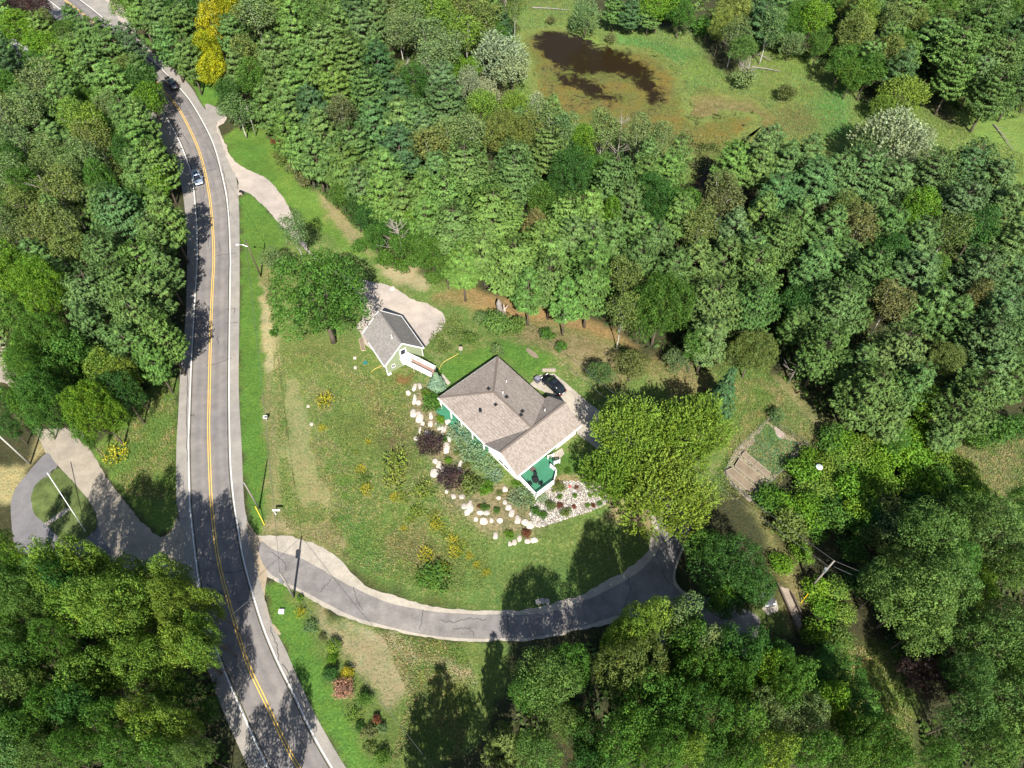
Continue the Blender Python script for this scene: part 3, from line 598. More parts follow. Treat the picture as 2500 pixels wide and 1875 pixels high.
def trunk_mb(H, r, top=.9, lean=.2, rs=None, limbs=None, k=8):
    mb = MB(); pts = [(lean * math.sin(i * 1.3) * i / 6, lean * math.cos(i * 1.7) * i / 6, H * top * i / 6 - (.3 if i == 0 else 0)) for i in range(7)]
    mb.tube(pts, [r * 1.35 if i == 0 else r * (1 - i / 6.6) + .02 for i in range(7)], k)
    for a, b, rr in limbs or []:
        a = Vector(a); b = Vector(b); m = a.lerp(b, .5) + Vector((0, 0, -.08 * (b - a).length)); mb.tube([a, m, b], [rr, rr * .65, rr * .2], 5)
    return mb
PROTO = {}
def make_proto(key, kind, R0, H0, seed, mat='leaf', bark='bark', lf=6, tr=None, **k):
    rs = random.Random(seed)
    if kind == 'broad': V, F, T, C = crown_broad(R0, H0, seed, **k)
    elif kind == 'shoots': V, F, T, C = crown_shoots(R0, H0, seed, **k)
    else: V, F, T, C = crown_pine(R0, H0, seed, **k)
    limbs = []; base = k.get('base', .2); tr = tr or max(.05, H0 * .017)
    if kind == 'pine':
        for zz, a, l in C[::2]: limbs.append(((0, 0, zz), (math.cos(a) * l * .85, math.sin(a) * l * .85, zz + l * .12), .05))
        top = .97
    else:
        top = .6; C = np.asarray(C)
        for i in range(lf):
            c = C[rs.randrange(len(C))]; z0 = H0 * (base * .7 + .35 * rs.random()); limbs.append(((0, 0, z0), (c[0] * .92, c[1] * .92, max(z0 + .2, c[2] * .98)), tr * .45))
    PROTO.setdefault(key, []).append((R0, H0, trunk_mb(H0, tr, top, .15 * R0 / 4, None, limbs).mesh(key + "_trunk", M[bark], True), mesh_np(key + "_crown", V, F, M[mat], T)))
for s in range(4):
    make_proto('pine', 'pine', 4.9, 15, 100 + s, 'needle', base=.34, tr=.24, shape=.45 + .08 * s, nb=8, whorl=.85, wblade=.15, tuft=.72, rise=.5, droop=.16, gap=.14)
    make_proto('maple', 'broad', 4.6, 14, 200 + s, leaf=.3, pr=.8, dens=1.0, amp=.34, warm=.16, var=.15, cov=.75, fill=.5, flat=.8)
for s in range(2):
    make_proto('bigpine', 'pine', 7.0, 16, 120 + s, 'needle', base=.32, nb=11, whorl=.85, tr=.32, shape=.42, wblade=.16, tuft=.5, rise=.4)
    make_proto('spruce', 'pine', 2.6, 11, 130 + s, 'needle', base=.04, whorl=.5, nb=9, droop=.3, rise=.16, tuft=.4, shape=.95, tr=.16)
    make_proto('bigmaple', 'broad', 8.0, 16.5, 220 + s, leaf=.3, pr=.85, dens=1.0, amp=.34, warm=.18, base=.16, lf=10, tr=.38, var=.15, cov=.75, fill=.5, flat=.8)
    make_proto('poplar', 'broad', 3.4, 15, 240 + s, leaf=.28, pr=.62, dens=.5, amp=.35, warm=.1, base=.3, bark='bark_white', lf=9, fill=.5, cov=1.15, tr=.13)
    make_proto('locust', 'broad', 5.2, 15, 250 + s, leaf=.25, pr=.8, dens=.9, amp=.38, warm=.06, base=.3, flat=.6, bark='bark', lf=6, fill=.5, cov=.8, tr=.2)
    make_proto('willow', 'shoots', 5.5, 11, 260 + s, leaf=.3, up=.9, ln=1.3, base=.06, warm=.05, amp=.25, lf=8)
    make_proto('shrub', 'broad', 1.6, 2.6, 270 + s, leaf=.2, pr=.45, dens=.8, base=.02, amp=.2, lf=5, tr=.05, warm=.12, cov=1.5)
    make_proto('spiky', 'shoots', 1.6, 2.8, 280 + s, leaf=.16, up=.8, ln=.75, base=.02, n_mul=5.0, warm=.03, lf=5, tr=.05, var=.08)
    make_proto('weedclump', 'shoots', 1.4, 1.2, 290 + s, leaf=.17, up=1.6, ln=.55, base=.0, n_mul=3.2, warm=.06, var=.2, lf=4, tr=.03, amp=.35)
    make_proto('lowbush', 'broad', 1.0, 1.0, 300 + s, leaf=.15, pr=.26, dens=.9, base=.0, amp=.2, lf=3, tr=.04, warm=.1, cov=1.6)
    make_proto('juniper', 'shoots', 2.2, 1.5, 310 + s, leaf=.2, up=.25, ln=1.0, base=.0, n_mul=2.6, warm=.0, lf=6, tr=.06, mat='needle', var=.1, amp=.25)
for s in range(3): make_proto('hugemaple', 'shoots', 7.2, 12.5, 330 + s, leaf=.27, up=.9, ln=1.6, base=.05, warm=.14, dens=1.15, n_mul=1.25, lf=12, tr=.32, fill=.7, K=9)
make_proto('roundmaple', 'broad', 7.2, 17.5, 331, leaf=.28, pr=.8, dens=.95, base=.19, amp=.2, warm=.06, cov=.7, lf=12, tr=.42)

TONE = {  # name in the label, base colour
 'p':  ("blue-green", (0.096, 0.172, 0.044)), 'pd': ("dark green", (0.058, 0.116, 0.041)), 'pl': ("light green", (0.113, 0.208, 0.044)), 'pb': ("grey-blue", (0.100, 0.174, 0.056)),
 'm':  ("mid green", (0.058, 0.140, 0.019)), 'md': ("deep green", (0.035, 0.100, 0.018)), 'ml': ("bright green", (0.094, 0.200, 0.015)), 'my': ("yellow-green", (.112, .196, .026)),
 'ml2': ("yellow-green", (0.122, 0.205, 0.024)),
 'yg': ("yellow-green", (.165, .215, .03)),
 'yy': ("golden yellow", (0.242, 0.264, 0.007)), 'o': ("olive", (0.109, 0.152, 0.037)), 'ob': ("brownish olive", (.112, .128, .045)), 'g': ("grey-green", (0.117, 0.180, 0.063)),
 's':  ("silvery", (0.211, 0.256, 0.141)), 'pu': ("dark purple", (0.047, 0.028, 0.030)), 'lo': ("soft green", (0.082, 0.156, 0.033)), 'w': ("pale lime", (0.164, 0.216, 0.044)),
 'jn': ("silver-green", (0.183, 0.264, 0.141)), 'bs': ("powder blue", (.19, .28, .235)), 'gd': ("golden-flowered", (.33, .31, .02)), 'pk': ("pink-flowered", (.26, .15, .115)), 'rd': ("rusty red", (0.140, 0.048, 0.026)),
}
TREES = []; PCT = {}
KIND = {'pine': ("pine_tree", "pine", "pine"), 'bigpine': ("pine_tree", "broad pine", "pine"), 'spruce': ("spruce_tree", "spruce", "spruce"), 'maple': ("maple_tree", "leafy tree", "tree"), 'bigmaple': ("maple_tree", "wide leafy tree", "tree"),
        'poplar': ("poplar_tree", "pale-limbed poplar", "tree"), 'locust': ("locust_tree", "feathery tree", "tree"), 'willow': ("willow_tree", "willow", "tree"), 'shrub': ("shrub", "bushy shrub", "shrub"),
        'spiky': ("shrub", "upright shrub", "shrub"), 'weedclump': ("wildflower_clump", "wildflower clump", "wildflowers"), 'lowbush': ("low_bush", "low rounded bush", "bush"), 'juniper': ("juniper_bush", "spreading juniper", "juniper"),
        'hugemaple': ("maple_tree", "huge maple", "tree"), 'roundmaple': ("maple_tree", "round maple", "tree")}
def where(px, py):
    if px < 470 and py > 1270: return "left of the road"
    if px < 470 and py > 560: return "left of the road"
    if px < 400: return "in the wood left of the road"
    if px < 640 and py < 330: return "right of the road bend"
    if px > 1780 and py > 1240: return "in the lower right wood"
    if py > 1480 and px > 1150: return "below the loop driveway"
    if 1150 < px < 2450 and py < 120: return "above the pond"
    if px > 1850 and py < 330: return "right of the pond"
    if px > 1150 and py < 640: return "in the wood below the pond"
    if px > 1500: return "in the wood right of the house"
    if py < 650: return "in the wood behind the barn"
    if 640 <= px <= 1000 and py >= 940: return "in the meadow left of the house"
    if py < 960: return "behind the house"
    return "beside the house"
def plant(kind, tone, px, py, rpx, H=None, label=None, ground=None, group=None, hc=None, rz=None, tint=None, sz=None):
    """px, py: centre of the crown in the photograph, rpx its half width; ground: pixel of its foot if known"""
    var = PROTO[kind]; R0, H0, tm, cm = var[random.randrange(len(var))]
    tree = kind in ('pine', 'bigpine', 'maple', 'bigmaple', 'poplar', 'locust', 'willow', 'spruce', 'hugemaple', 'roundmaple')
    if ground is not None: x, y, z = ung(*ground)
    else:
        h = H if H else None; r = rpx * 110 / FPX
        for _ in range(3):
            hh = H if H else {'pine': 14, 'bigpine': 15, 'maple': 13, 'bigmaple': 16, 'poplar': 14, 'locust': 14.5, 'willow': 2.0 * r, 'spruce': 4.2 * r, 'hugemaple': 15, 'roundmaple': 17}.get(kind, H0 / R0 * r)
            f = {'pine': .62, 'bigpine': .6, 'spruce': .42}.get(kind, .6 if tree else .45) if hc is None else hc
            x, y, z = ung(px, py, hh * f); r = rpx * depth_at(x, y, z + hh * f) / FPX
        H = hh
    r = rpx * depth_at(x, y, (H or 3) * .6) / FPX * (1.12 if kind in ('pine', 'bigpine') else 1)
    if not H: H = H0 / R0 * r
    name, kn, cat = KIND[kind]; tn, col = TONE[tone]
    if label is None:
        pc, qc = round(px / 25), round(py / 18.75)
        while (pc, qc, tn, kn) in PCT: pc += 1
        PCT[(pc, qc, tn, kn)] = 1
        label = "%s %s %s, %d%% across, %d%% down" % (tn, kn, where(px, py), pc, qc)
    if group is None: group = {'pine': "pines of the woods", 'tree': "leafy trees of the woods", 'spruce': None, 'shrub': "shrubs", 'bush': "low bushes of the garden", 'juniper': "junipers by the porch", 'wildflowers': "wildflower clumps"}.get(cat)
    root = thing(name, (x, y, z - .02), label, cat, group, random.random() * 6.28 if rz is None else rz)
    s = r / R0 * (.94 + .12 * random.random()); zs = (H / H0) if sz is None else sz; root.scale = (s, s, zs)
    a = link("trunk", tm, root); b = link("crown", cm, root)
    if tone in ('pu', 'gd', 'pk'): j = (1, 1, 1)
    else:
        q = random.gauss(0, .09); j = (1 + q + random.gauss(0, .06), 1 + q * .8, 1 + q + random.gauss(0, .08))
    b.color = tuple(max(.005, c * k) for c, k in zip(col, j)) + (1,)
    if tree: TREES.append((x, y, r))
    return root
SP = {'P': 'pine', 'B': 'bigpine', 'S': 'spruce', 'M': 'maple', 'G': 'bigmaple', 'O': 'poplar', 'L': 'locust', 'W': 'willow', 'H': 'shrub'}
LIST = """
G pu 62 20 60 13;M ml 49 78 46 11;M ml 108 122 52 11;P pd 17 150 36;P pd 22 190 34;P p 240 100 56;P pd 318 112 38;P p 228 165 55;P pl 280 208 55;M md 352 200 38;P p 345 185 36
M ml 369 249 40 10;O g 105 215 48;O g 78 283 46;O my 188 300 46;O my 225 325 42;O g 40 358 48;O o 234 350 44;M m 26 226 38;P p 313 292 50;P pl 332 355 55;B pl 388 407 52;P p 345 425 46;M md 313 392 32
M ml 384 448 36 11;P p 262 509 50;P pl 407 535 46 17;P p 380 590 46;O g 132 399 44;O g 49 445 46;O g 218 400 40;O o 158 478 44;B pb 294 527 66;O o 60 520 44;O g 20 560 42;O o 110 575 44;O g 165 560 40;O g 10 290 40;M m 70 470 36;O g 180 440 36;M m 250 450 36;M md 30 400 36
P pl 339 25 38;M ml 303 20 30 11;P pb 392 45 44;P p 441 68 44;P p 413 115 40;P p 460 145 36;M yy 524 70 42 15;M yy 506 130 36 12;M yy 520 178 36 11;M yy 556 20 32 15;O g 625 50 50;M o 603 148 46;M m 618 205 38;O g 582 278 42 10;M md 560 240 34
P pl 713 46 48;L lo 770 38 48;P p 826 64 46;P pd 871 20 44;P pb 886 78 36;O g 958 20 48;O g 1007 48 46;O my 1060 20 48;O my 1090 68 48;O o 1143 16 44;O o 1188 55 44;O my 1139 96 44;O g 1045 100 46;O g 977 92 46;P p 668 140 44;P pl 720 94 42;P p 743 162 42;P p 788 113 42;P p 803 170 44;B p 856 148 56;P pd 924 158 50
M md 1014 212 34;O g 1052 160 46;O g 1098 138 40;M ml 1109 168 28 10;M ml 1154 178 28 9;W s 1220 140 66 13;W s 1250 172 48 10;W s 1146 211 32 12;W s 1182 228 34 9;W my 1176 258 42 9;W my 1256 262 42 9;W s 1306 262 28 8
P p 653 262 44;P p 702 268 44;P pd 762 268 44;P p 781 320 46;O ob 834 292 38;P p 675 190 42;P pl 822 226 46;B p 901 230 54;P pd 965 240 52;P pb 909 300 46;P p 977 294 46;P pb 1082 208 42;B pb 1086 270 60;P p 1020 300 44
B p 864 366 56;P p 841 410 50;P pd 977 365 52;P pl 939 420 52;O o 1052 370 50;O g 1100 345 46;O g 1146 345 50;G o 1240 335 56 15;M o 1290 340 40;B pb 1135 412 66;B p 1256 412 60;B pl 1090 488 60;B pl 1205 525 80;B p 1109 562 62;P pl 928 488 50;P p 984 500 48;P pl 1035 470 50;P pl 1040 540 46
P p 700 330 42;P pl 735 365 40;P p 770 385 44;P p 820 400 42;P pb 880 460 40 14;M m 850 440 34 9;M md 905 540 34 9;M m 835 480 30 8;M md 870 520 30 8;M m 916 585 32 8;M m 960 560 32 8;M m 977 600 30 8;M ml 1014 548 30 9;M m 1000 580 30 8;M m 790 420 30 8;H ob 743 440 26;H ob 720 410 24;H rd 675 350 14;H o 690 385 22;H m 880 600 22;H m 940 635 24
W g 1430 42 40 9;P p 1501 22 36 10;P pd 1539 32 38 9;M ml 1607 18 46 11;P p 1585 40 34 8;M m 1660 42 38 9;M m 1650 20 36 10;L w 1788 32 44 14;L w 1760 70 28 12;O g 1793 96 34 12;L lo 1812 130 34 11;P pd 1863 57 42;P pd 1842 10 40;O g 1878 75 40;H m 1712 66 26;H o 1750 90 20;O o 1257 30 24 17;P pd 1225 60 30 12;M m 1216 90 26 9
H g 1818 196 30;H ob 1345 52 12;H ob 1490 95 14;O g 1471 328 44;O g 1562 345 44;O g 1607 355 32;P p 1656 384 38;O g 1332 317 44;O g 1375 330 40;B p 1343 377 50;M ml 1422 362 38;G md 1381 452 56 14;M md 1411 420 44;B p 1501 440 58;P p 1577 440 46;P pl 1633 426 42;B p 1256 440 58;O ob 1765 490 52 13;P pl 1788 405 46;P pb 1860 368 48;G md 1596 500 56 14;M ml 1494 530 26 11
B pl 1388 545 60;P pl 1441 515 46;P p 1501 590 46;P pl 1560 580 46;O o 1705 565 48 13;P pb 1788 565 48;P p 1862 527 50;O ob 1305 562 30 12;P p 1660 530 40;P pb 1535 500 40;P p 1445 590 44;P pl 1320 600 50
M ml 1988 48 40 13;M m 2000 113 28 10;M o 2083 92 48 14;M my 2105 60 34 14;O o 2177 62 46 14;P p 2120 28 42;P p 2225 20 48;P p 2275 90 50;B pl 2335 120 66;B p 2388 70 60;B p 2440 150 56;B pl 2330 190 50;B p 2422 232 56;P pd 2475 90 48;P pd 2490 210 44;W g 1932 109 38 7;H g 1868 100 34;W g 1900 60 36 8;M m 2056 158 38 11;M m 2080 190 34 9;M m 2120 180 42 11;M o 2169 143 40 12;P pd 2200 170 36
W my 2207 232 62 10;W my 2160 262 36 7;W s 2177 335 88 14;W s 2230 360 50 11;W g 2120 360 46 11;H ob 1917 230 26;P pb 1878 366 44;P pb 1970 385 52;P pb 1920 400 44;P pb 1894 480 54;P pb 1988 445 54;B pb 2101 425 64;P pb 2177 448 54;P pb 2040 430 42;B pb 2271 430 62;B pb 2365 412 62;P pb 2422 450 54;B pb 2346 508 64;M ml 2240 520 44 13;O ob 2095 565 50 13;P p 2026 560 50;O o 2309 580 46 13;M md 2384 565 46 13;P pb 2459 508 50;P pb 2478 590 50;B p 1900 590 60;P p 1950 540 46;P p 2170 560 50;M ml 2490 600 36 12;P pb 2240 590 46
B p 1838 672 62;P p 1988 650 60;B p 2045 755 76;B p 2120 670 60;P pb 2233 672 60;O ob 2169 748 50 13;P p 2271 750 56;B pb 2384 672 70;O ob 2373 738 30 13;P pb 2441 770 54;B pb 2188 862 78;B p 2011 862 64;B pb 2403 842 74;L o 2290 890 48 12;B p 2120 972 76 16;P p 2177 1028 46 12;B p 2358 990 72 16;P pb 2422 915 58;P p 2470 930 50;M ml 2252 985 46 9;G o 1838 860 58 11;P p 1936 798 32 12;H m 2433 1052 40;H m 2380 1075 34;H m 2480 1040 30;P p 2230 940 50;P p 2090 900 50;P p 2320 780 54;P pb 2480 690 50;P p 2470 850 50;H g 1895 1015 20;H m 2030 1060 30;M m 2190 1075 30 7;H ml 2250 1060 32;P p 2310 1060 36 9
B pl 1257 652 78;B p 1343 692 56;P pl 1343 635 55;B pl 1437 712 64;P pl 1445 645 56;O o 1524 690 44;O o 1520 772 40 14;G m 1614 750 72 16;P p 1645 672 56;B pb 1739 750 82;P pb 1727 835 50 13;B p 1840 750 60;W g 1652 880 34 5;P pl 1180 620 60;P pl 1130 650 46;P pl 1380 735 44;B p 1560 640 50;P p 1600 600 44;P p 1700 640 54;P p 1770 640 50;P pl 1290 710 44;P p 1400 590 46;M m 1700 850 36 11
M m 1055 625 30 9;M m 1090 660 28 8;M m 1030 600 30 8;H m 1010 640 24;H m 1060 680 22;H m 980 650 22
P p 268 130 46;P pl 350 300 34;M ml 30 648 40;M ml 38 698 44;G ml 113 712 58;M m 30 770 44;B pb 234 722 74;B p 301 708 62;B pl 358 655 60;B pb 264 635 62;B p 340 786 60;B pl 400 832 50;P p 320 856 50;P p 375 720 46;P p 400 660 40;P pl 370 880 40;P pb 220 800 46
G m 109 842 60;M m 181 880 54;M my 60 895 44;G m 94 940 52;M my 264 912 44;G m 124 995 56;G ml 232 1003 56;M md 300 965 44;M my 311 930 36;M m 211 1067 26 10;M m 70 1000 34;M m 160 930 40
M my 158 1393 48 21;M my 245 1400 44 21;M my 432 1420 42 17;G my 450 1492 54 17;G my 301 1495 84 21;M my 211 1506 48 17;M my 470 1589 52 17;G my 375 1625 68 17;M my 245 1655 62 17;M my 356 1436 56 17;M md 205 1450 40 21;M my 170 1450 40 21;M my 510 1545 34 17;M my 520 1480 26 17;M my 505 1602 30 17
L m 38 1431 48 21;L lo 83 1478 48 21;M ml 23 1344 34;L lo 64 1608 58 17;L m 94 1630 48 17;L lo 75 1683 54 17;L lo 57 1834 66 17;L m 113 1790 50 17;M my 407 1782 52 17;M my 370 1750 40 17;M my 455 1775 36 17;L m 339 1838 52 17;L lo 490 1845 36 17;M md 226 1740 50 17;M md 433 1690 40 8;L m 20 1540 50 17;L m 150 1570 44 17;M md 30 1760 44 17;L m 170 1720 46 17;L m 220 1820 50 17;M m 290 1760 40 17;M md 500 1740 34 8;L lo 140 1850 50 17;M m 430 1850 44 17
L lo 1332 1662 78 17;L m 1385 1640 52 15;L m 1290 1700 50 15;G o 1539 1640 82 20;G my 1535 1562 58 20;M g 1652 1530 52 20;M my 1590 1530 48 20;M m 1668 1580 46 20;G m 1598 1718 80 20;G m 1690 1655 74 20;G m 1690 1758 74 20;G m 1765 1668 58 20;M ml 1824 1668 46 15;M my 1840 1640 30 15;L m 1727 1838 54;G m 1600 1840 62 20;P o 1230 1822 54 15;L lo 1313 1836 54 14;M md 1426 1800 50;M md 8 985 38 8;M md 30 1050 30 7;M md 2470 500 30 8;M md 1745 1602 46 20;M md 1808 1606 44 20;M g 1700 1600 40 20;M my 1670 1835 40 20;M m 1500 1830 52 20;M md 1440 1870 50;M m 1540 1780 50 20;L lo 1370 1760 46 13
G m 1883 1664 50 17;M ml 1850 1640 36 17;M m 1930 1664 44 17;M md 1878 1610 36 17;M ml 2015 1713 42 13;G g 1945 1755 72 15;M ml 2045 1775 28 11;G m 2115 1815 58 17;M m 1970 1838 50 17;M my 1875 1838 50 17;G g 1838 1745 58 17;M m 1790 1780 50 20;M m 1900 1710 44 17;M m 2060 1850 44 17;M m 1795 1860 44 20;M m 2150 1860 40 17
G md 1785 1400 92 11;M m 1720 1340 46 9;M m 1838 1440 44 8;M ml 1760 1465 40 8
L lo 2214 1476 96 15;L lo 2290 1440 70 14;L lo 2150 1440 60 12;L lo 2271 1318 84 14;L lo 2240 1540 60 13;L lo 2422 1306 76 14;L lo 2384 1570 72 14;L lo 2459 1532 58 14;M ml 2390 1450 40 8;M ml 2384 1400 42 7;L lo 2440 1721 76;L lo 2346 1758 60;L lo 2403 1834 66;G pu 2265 1650 54 9;L lo 2350 1655 56;L m 2480 1640 50;L lo 2480 1400 50;L m 2330 1380 44 12;L lo 2180 1380 44 11;H g 2170 1290 40;L lo 2350 1270 50 12;L m 2490 1250 50 12;L lo 2490 1790 50;L m 2280 1850 44 12
"""
for row in LIST.strip().split("\n"):  # two deep green trees at the left edge are added to stand for shaded ground
    for it in row.split(";"):
        f = it.split(); plant(SP[f[0]], f[1], float(f[2]), float(f[3]), float(f[4]), float(f[5]) if len(f) > 5 else None)
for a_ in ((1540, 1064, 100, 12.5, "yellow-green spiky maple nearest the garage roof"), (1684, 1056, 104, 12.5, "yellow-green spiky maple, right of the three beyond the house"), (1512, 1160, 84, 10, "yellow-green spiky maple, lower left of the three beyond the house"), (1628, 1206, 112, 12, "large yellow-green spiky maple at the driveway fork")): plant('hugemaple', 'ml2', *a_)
plant('roundmaple', 'm', 800, 712, 118, 18.5, "big round green maple with bare trunk left of the barn", ground=(815, 834))
plant('poplar', 'g', 722, 578, 34, 13, "small grey-leaved tree behind the big round maple")
plant('poplar', 'g', 672, 640, 34, 7, "thin grey-green tree on the lawn edge left of the round maple")
plant('spruce', 'pd', 1765, 962, 46, 11.5, "dark spruce on the grass between huge maple and wood")
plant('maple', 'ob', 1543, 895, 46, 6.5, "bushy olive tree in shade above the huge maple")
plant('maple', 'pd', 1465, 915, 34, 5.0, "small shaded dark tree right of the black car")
plant('spruce', 'bs', 1066, 932, 25, 4.0, "powder blue spruce at the end of the barn footbridge")
# understorey and infill in the woods, placed where no listed tree stands
FOREST = [([(640, -60), (1230, -60), (1215, 90), (1150, 230), (1300, 340), (1480, 440), (1620, 500), (1720, 540), (1800, 470), (2050, 520), (2140, 440), (2260, 460), (2560, 590), (2560, 1060), (2300, 1070), (2080, 1090), (1960, 960), (1850, 880), (1720, 870), (1570, 850), (1440, 770), (1300, 715), (1180, 690), (1000, 650), (880, 570), (760, 450), (700, 370), (620, 280), (560, 240), (430, 140), (330, 40), (290, -60)], 'P:pb M:m P:p O:o P:pl P:p M:md P:p', 6.6),
 ([(1480, -60), (2560, -60), (2560, 280), (2400, 300), (2250, 220), (2100, 230), (2000, 150), (1880, 130), (1850, 20), (1700, 60), (1560, 50)], 'P:p P:p M:m M:o P:pb', 6),
 ([(-60, 130), (230, 100), (330, 220), (395, 400), (425, 560), (430, 760), (360, 960), (240, 1060), (120, 1040), (-60, 780)], 'O:g P:p M:m P:pl O:o', 5.2),
 ([(-60, 1300), (40, 1380), (120, 1400), (500, 1440), (560, 1880), (-60, 1950)], 'M:m L:lo M:md M:my', 5.5),
 ([(1330, 1600), (1500, 1540), (1850, 1620), (2020, 1640), (2100, 1900), (1250, 1950), (1200, 1800)], 'M:m M:md L:m', 5.2),
 ([(2150, 1320), (2560, 1230), (2560, 1950), (2280, 1950), (2230, 1700), (2120, 1500)], 'L:lo L:m M:m', 5.2)]
def infill():
    rs = random.Random(5); cnt = 0
    for P, mixs, sp in FOREST:
        Wp = W(P); x0, y0 = Wp.min(0); x1, y1 = Wp.max(0); opts = [a.split(':') for a in mixs.split()]
        y = y0
        while y < y1:
            x = x0
            while x < x1:
                xx = x + (rs.random() - .5) * sp * .7; yy = y + (rs.random() - .5) * sp * .7; x += sp
                if not inpoly(np.array([xx]), np.array([yy]), Wp)[0]: continue
                if min((math.hypot(xx - a, yy - b) - r * .55) for a, b, r in TREES) < sp * .36: continue
                k, t = opts[rs.randrange(len(opts))]; H = rs.uniform(10, 15) if k == 'P' else rs.uniform(7, 11.5); r = rs.uniform(2.7, 3.9)
                d = depth_at(xx, yy, H * .6); zz = H * .6 - CAMH
                dd = yy * SA - zz * CA; px = 1250 + FPX * xx / dd; py = 937.5 - FPX * (yy * CA + zz * SA) / dd
                if px < -40 or px > 2540 or py < -30 or py > 1900: continue
                plant(SP[k], t, px, py, r * FPX / d, H); cnt += 1
            y += sp * .87
    print("infill", cnt)
infill()
# trees just below the frame: their shadows fall into the picture
for k, t, px, py, r, H in (('pine', 'p', 1075, 2010, 70, 18), ('maple', 'm', 1150, 2040, 70, 15), ('pine', 'p', 1010, 2080, 60, 17), ('maple', 'm', 430, 2000, 70, 14), ('maple', 'm', 560, 2060, 60, 14), ('maple', 'my', 640, 2030, 56, 18), ('pine', 'p', 1230, 1985, 46, 19)):
    plant(k, t, px, py, r, H)

# shrubs, junipers, wildflowers and the beds round the house
def shrubs(kind, tone, rows, fmt, H=None, group=None):
    for i, r in enumerate(rows):
        px, py, rp, lab = r[:4]; h = r[4] if len(r) > 4 else H
        plant(kind, tone, px, py, rp, h, (fmt % lab) if fmt else lab, group=group, hc=.4)
shrubs('spiky', 'pu', [(1050, 1088, 34, "left"), (1101, 1170, 35, "right")], "dark purple barberry, the %s one of the two left of the house", 2.6, "purple barberries")
shrubs('juniper', 'jn', [(1124, 1058, 31, "topmost of the row along the green porch"), (1154, 1101, 32, "second from the top along the green porch"), (1186, 1137, 30, "beside the white gable wall"), (1208, 1160, 22, "at the lower corner of the gable wall"), (1273, 1217, 32, "below the tip of the green deck"), (1325, 1217, 14, "small, at the left edge of the white pebbles"), (1070, 1040, 9, "tiny, among the upper boulders")], "silver-green juniper, %s", None, "junipers by the porch")
shrubs('lowbush', 'm', [(1056, 984, 30, "wide green juniper-like bush at the left corner of the roof", 1.5)], None)
shrubs('lowbush', 'ml', [(1075, 1024, 11, "beside the boulder nearest the porch"), (1094, 1124, 11, "above the right barberry"), (1188, 1192, 20, "left of the deck, very bright"), (1261, 1183, 13, "at the left corner of the deck"), (1243, 1305, 13, "inside the lowest boulder ring"), (1367, 1213, 8, "left in the white pebbles"), (1404, 1211, 7, "centre of the white pebbles"), (1440, 1210, 6, "right part of the white pebbles"), (1437, 1187, 6, "top edge of the white pebbles"), (1434, 1234, 7, "yellowish, low edge of the pebbles")], "bright green low bush, %s", None)
shrubs('lowbush', 'm', [(1082, 1071, 10, "right of the left barberry"), (1184, 1239, 11, "among boulders left of the big juniper"), (1213, 1246, 10, "below the middle boulders"), (1307, 1247, 14, "left end of the pebble bed"), (1326, 1258, 12, "lower left of the pebble bed"), (1464, 1229, 8, "right end of the pebble bed"), (1338, 1098, 24, "at the shaded corner below the garage eave", 2.0), (1386, 1150, 9, "left of the pair beyond the deck"), (1409, 1150, 9, "right of the pair beyond the deck")], "mid green low bush, %s", None)
shrubs('lowbush', 'o', [(1116, 1105, 9, "between the two barberries"), (1137, 1139, 10, "under the second porch juniper"), (1219, 1204, 8, "left of the deck tip"), (1364, 1192, 18, "below the right rail of the deck"), (1345, 1236, 15, "in the lower left of the pebbles"), (1382, 1251, 14, "at the lower edge of the pebbles"), (1150, 1184, 31, "large, right of the right barberry", 1.8)], "olive low bush, %s", None)
shrubs('lowbush', 'rd', [(1407, 1190, 6, "in the upper pebbles"), (1469, 1209, 7, "at the right tip of the pebbles"), (1448, 1234, 7, "low right in the pebbles"), (1401, 1237, 7, "low centre in the pebbles"), (1367, 1235, 9, "low left in the pebbles"), (1285, 1302, 13, "beside the lowest boulders"), (1170, 1237, 6, "between boulders left of the big juniper")], "reddish brown dwarf bush, %s", None)
shrubs('lowbush', 'my', [(1039, 962, 14, "yellow-green bush between the upper boulders and the blue spruce")], None, 1.2)
shrubs('lowbush', 'm', [(668, 815, 10, "small dark evergreen bush at the edge of the roadside bed", 1.6), (1336, 819, 20, "round dark bush on the lawn behind the house", 2.2), (1370, 849, 15, "spiky small bush right of the round dark bush", 1.6)], None)
shrubs('shrub', 'g', [(1213, 858, 17, "white-flecked grey shrub at the back corner of the roof"), (1180, 780, 22, "grey-green half of the shrub cluster behind the house")], None)
shrubs('shrub', 'lo', [(1215, 795, 36, "wide green shrub cluster behind the house", 4.5), (1262, 798, 24, "yellowish shrub right in the cluster behind the house", 3.5), (1145, 830, 20, "light green shrub beside the barn thicket", 2.2)], None)
shrubs('weedclump', 'o', [(1090, 800, 26, "upper"), (1120, 815, 24, "right"), (1065, 825, 22, "left"), (1085, 850, 22, "lower"), (1110, 780, 20, "topmost")], "tangled olive thicket right of the barn, %s clump", 1.0, "thicket clumps by the barn")
shrubs('weedclump', 'gd', [(794, 978, 24, "large, topmost in the left meadow", 1.5), (786, 1045, 12, "below the topmost clump"), (899, 1079, 9, "upper middle of the meadow"), (881, 1146, 15, "left of the long drift"), (894, 1195, 18, "lower left of the long drift"), (985, 1290, 11, "alone below the long drift"), (1066, 1283, 20, "top of the lower drift"), (1105, 1318, 19, "middle of the lower drift"), (1112, 1347, 19, "end of the lower drift"), (1041, 1353, 21, "left of the dark round shrub"), (1146, 1358, 12, "right of the lower drift"), (1164, 1379, 12, "below right of the lower drift"), (1188, 1398, 12, "last one on the right"), (1085, 1385, 15, "beside the dark round shrub"), (283, 1109, 34, "on the verge left of the road", 1.2), (962, 1214, 14, "foot of the long drift")], "golden wildflower clump, %s", None, "golden wildflower clumps")
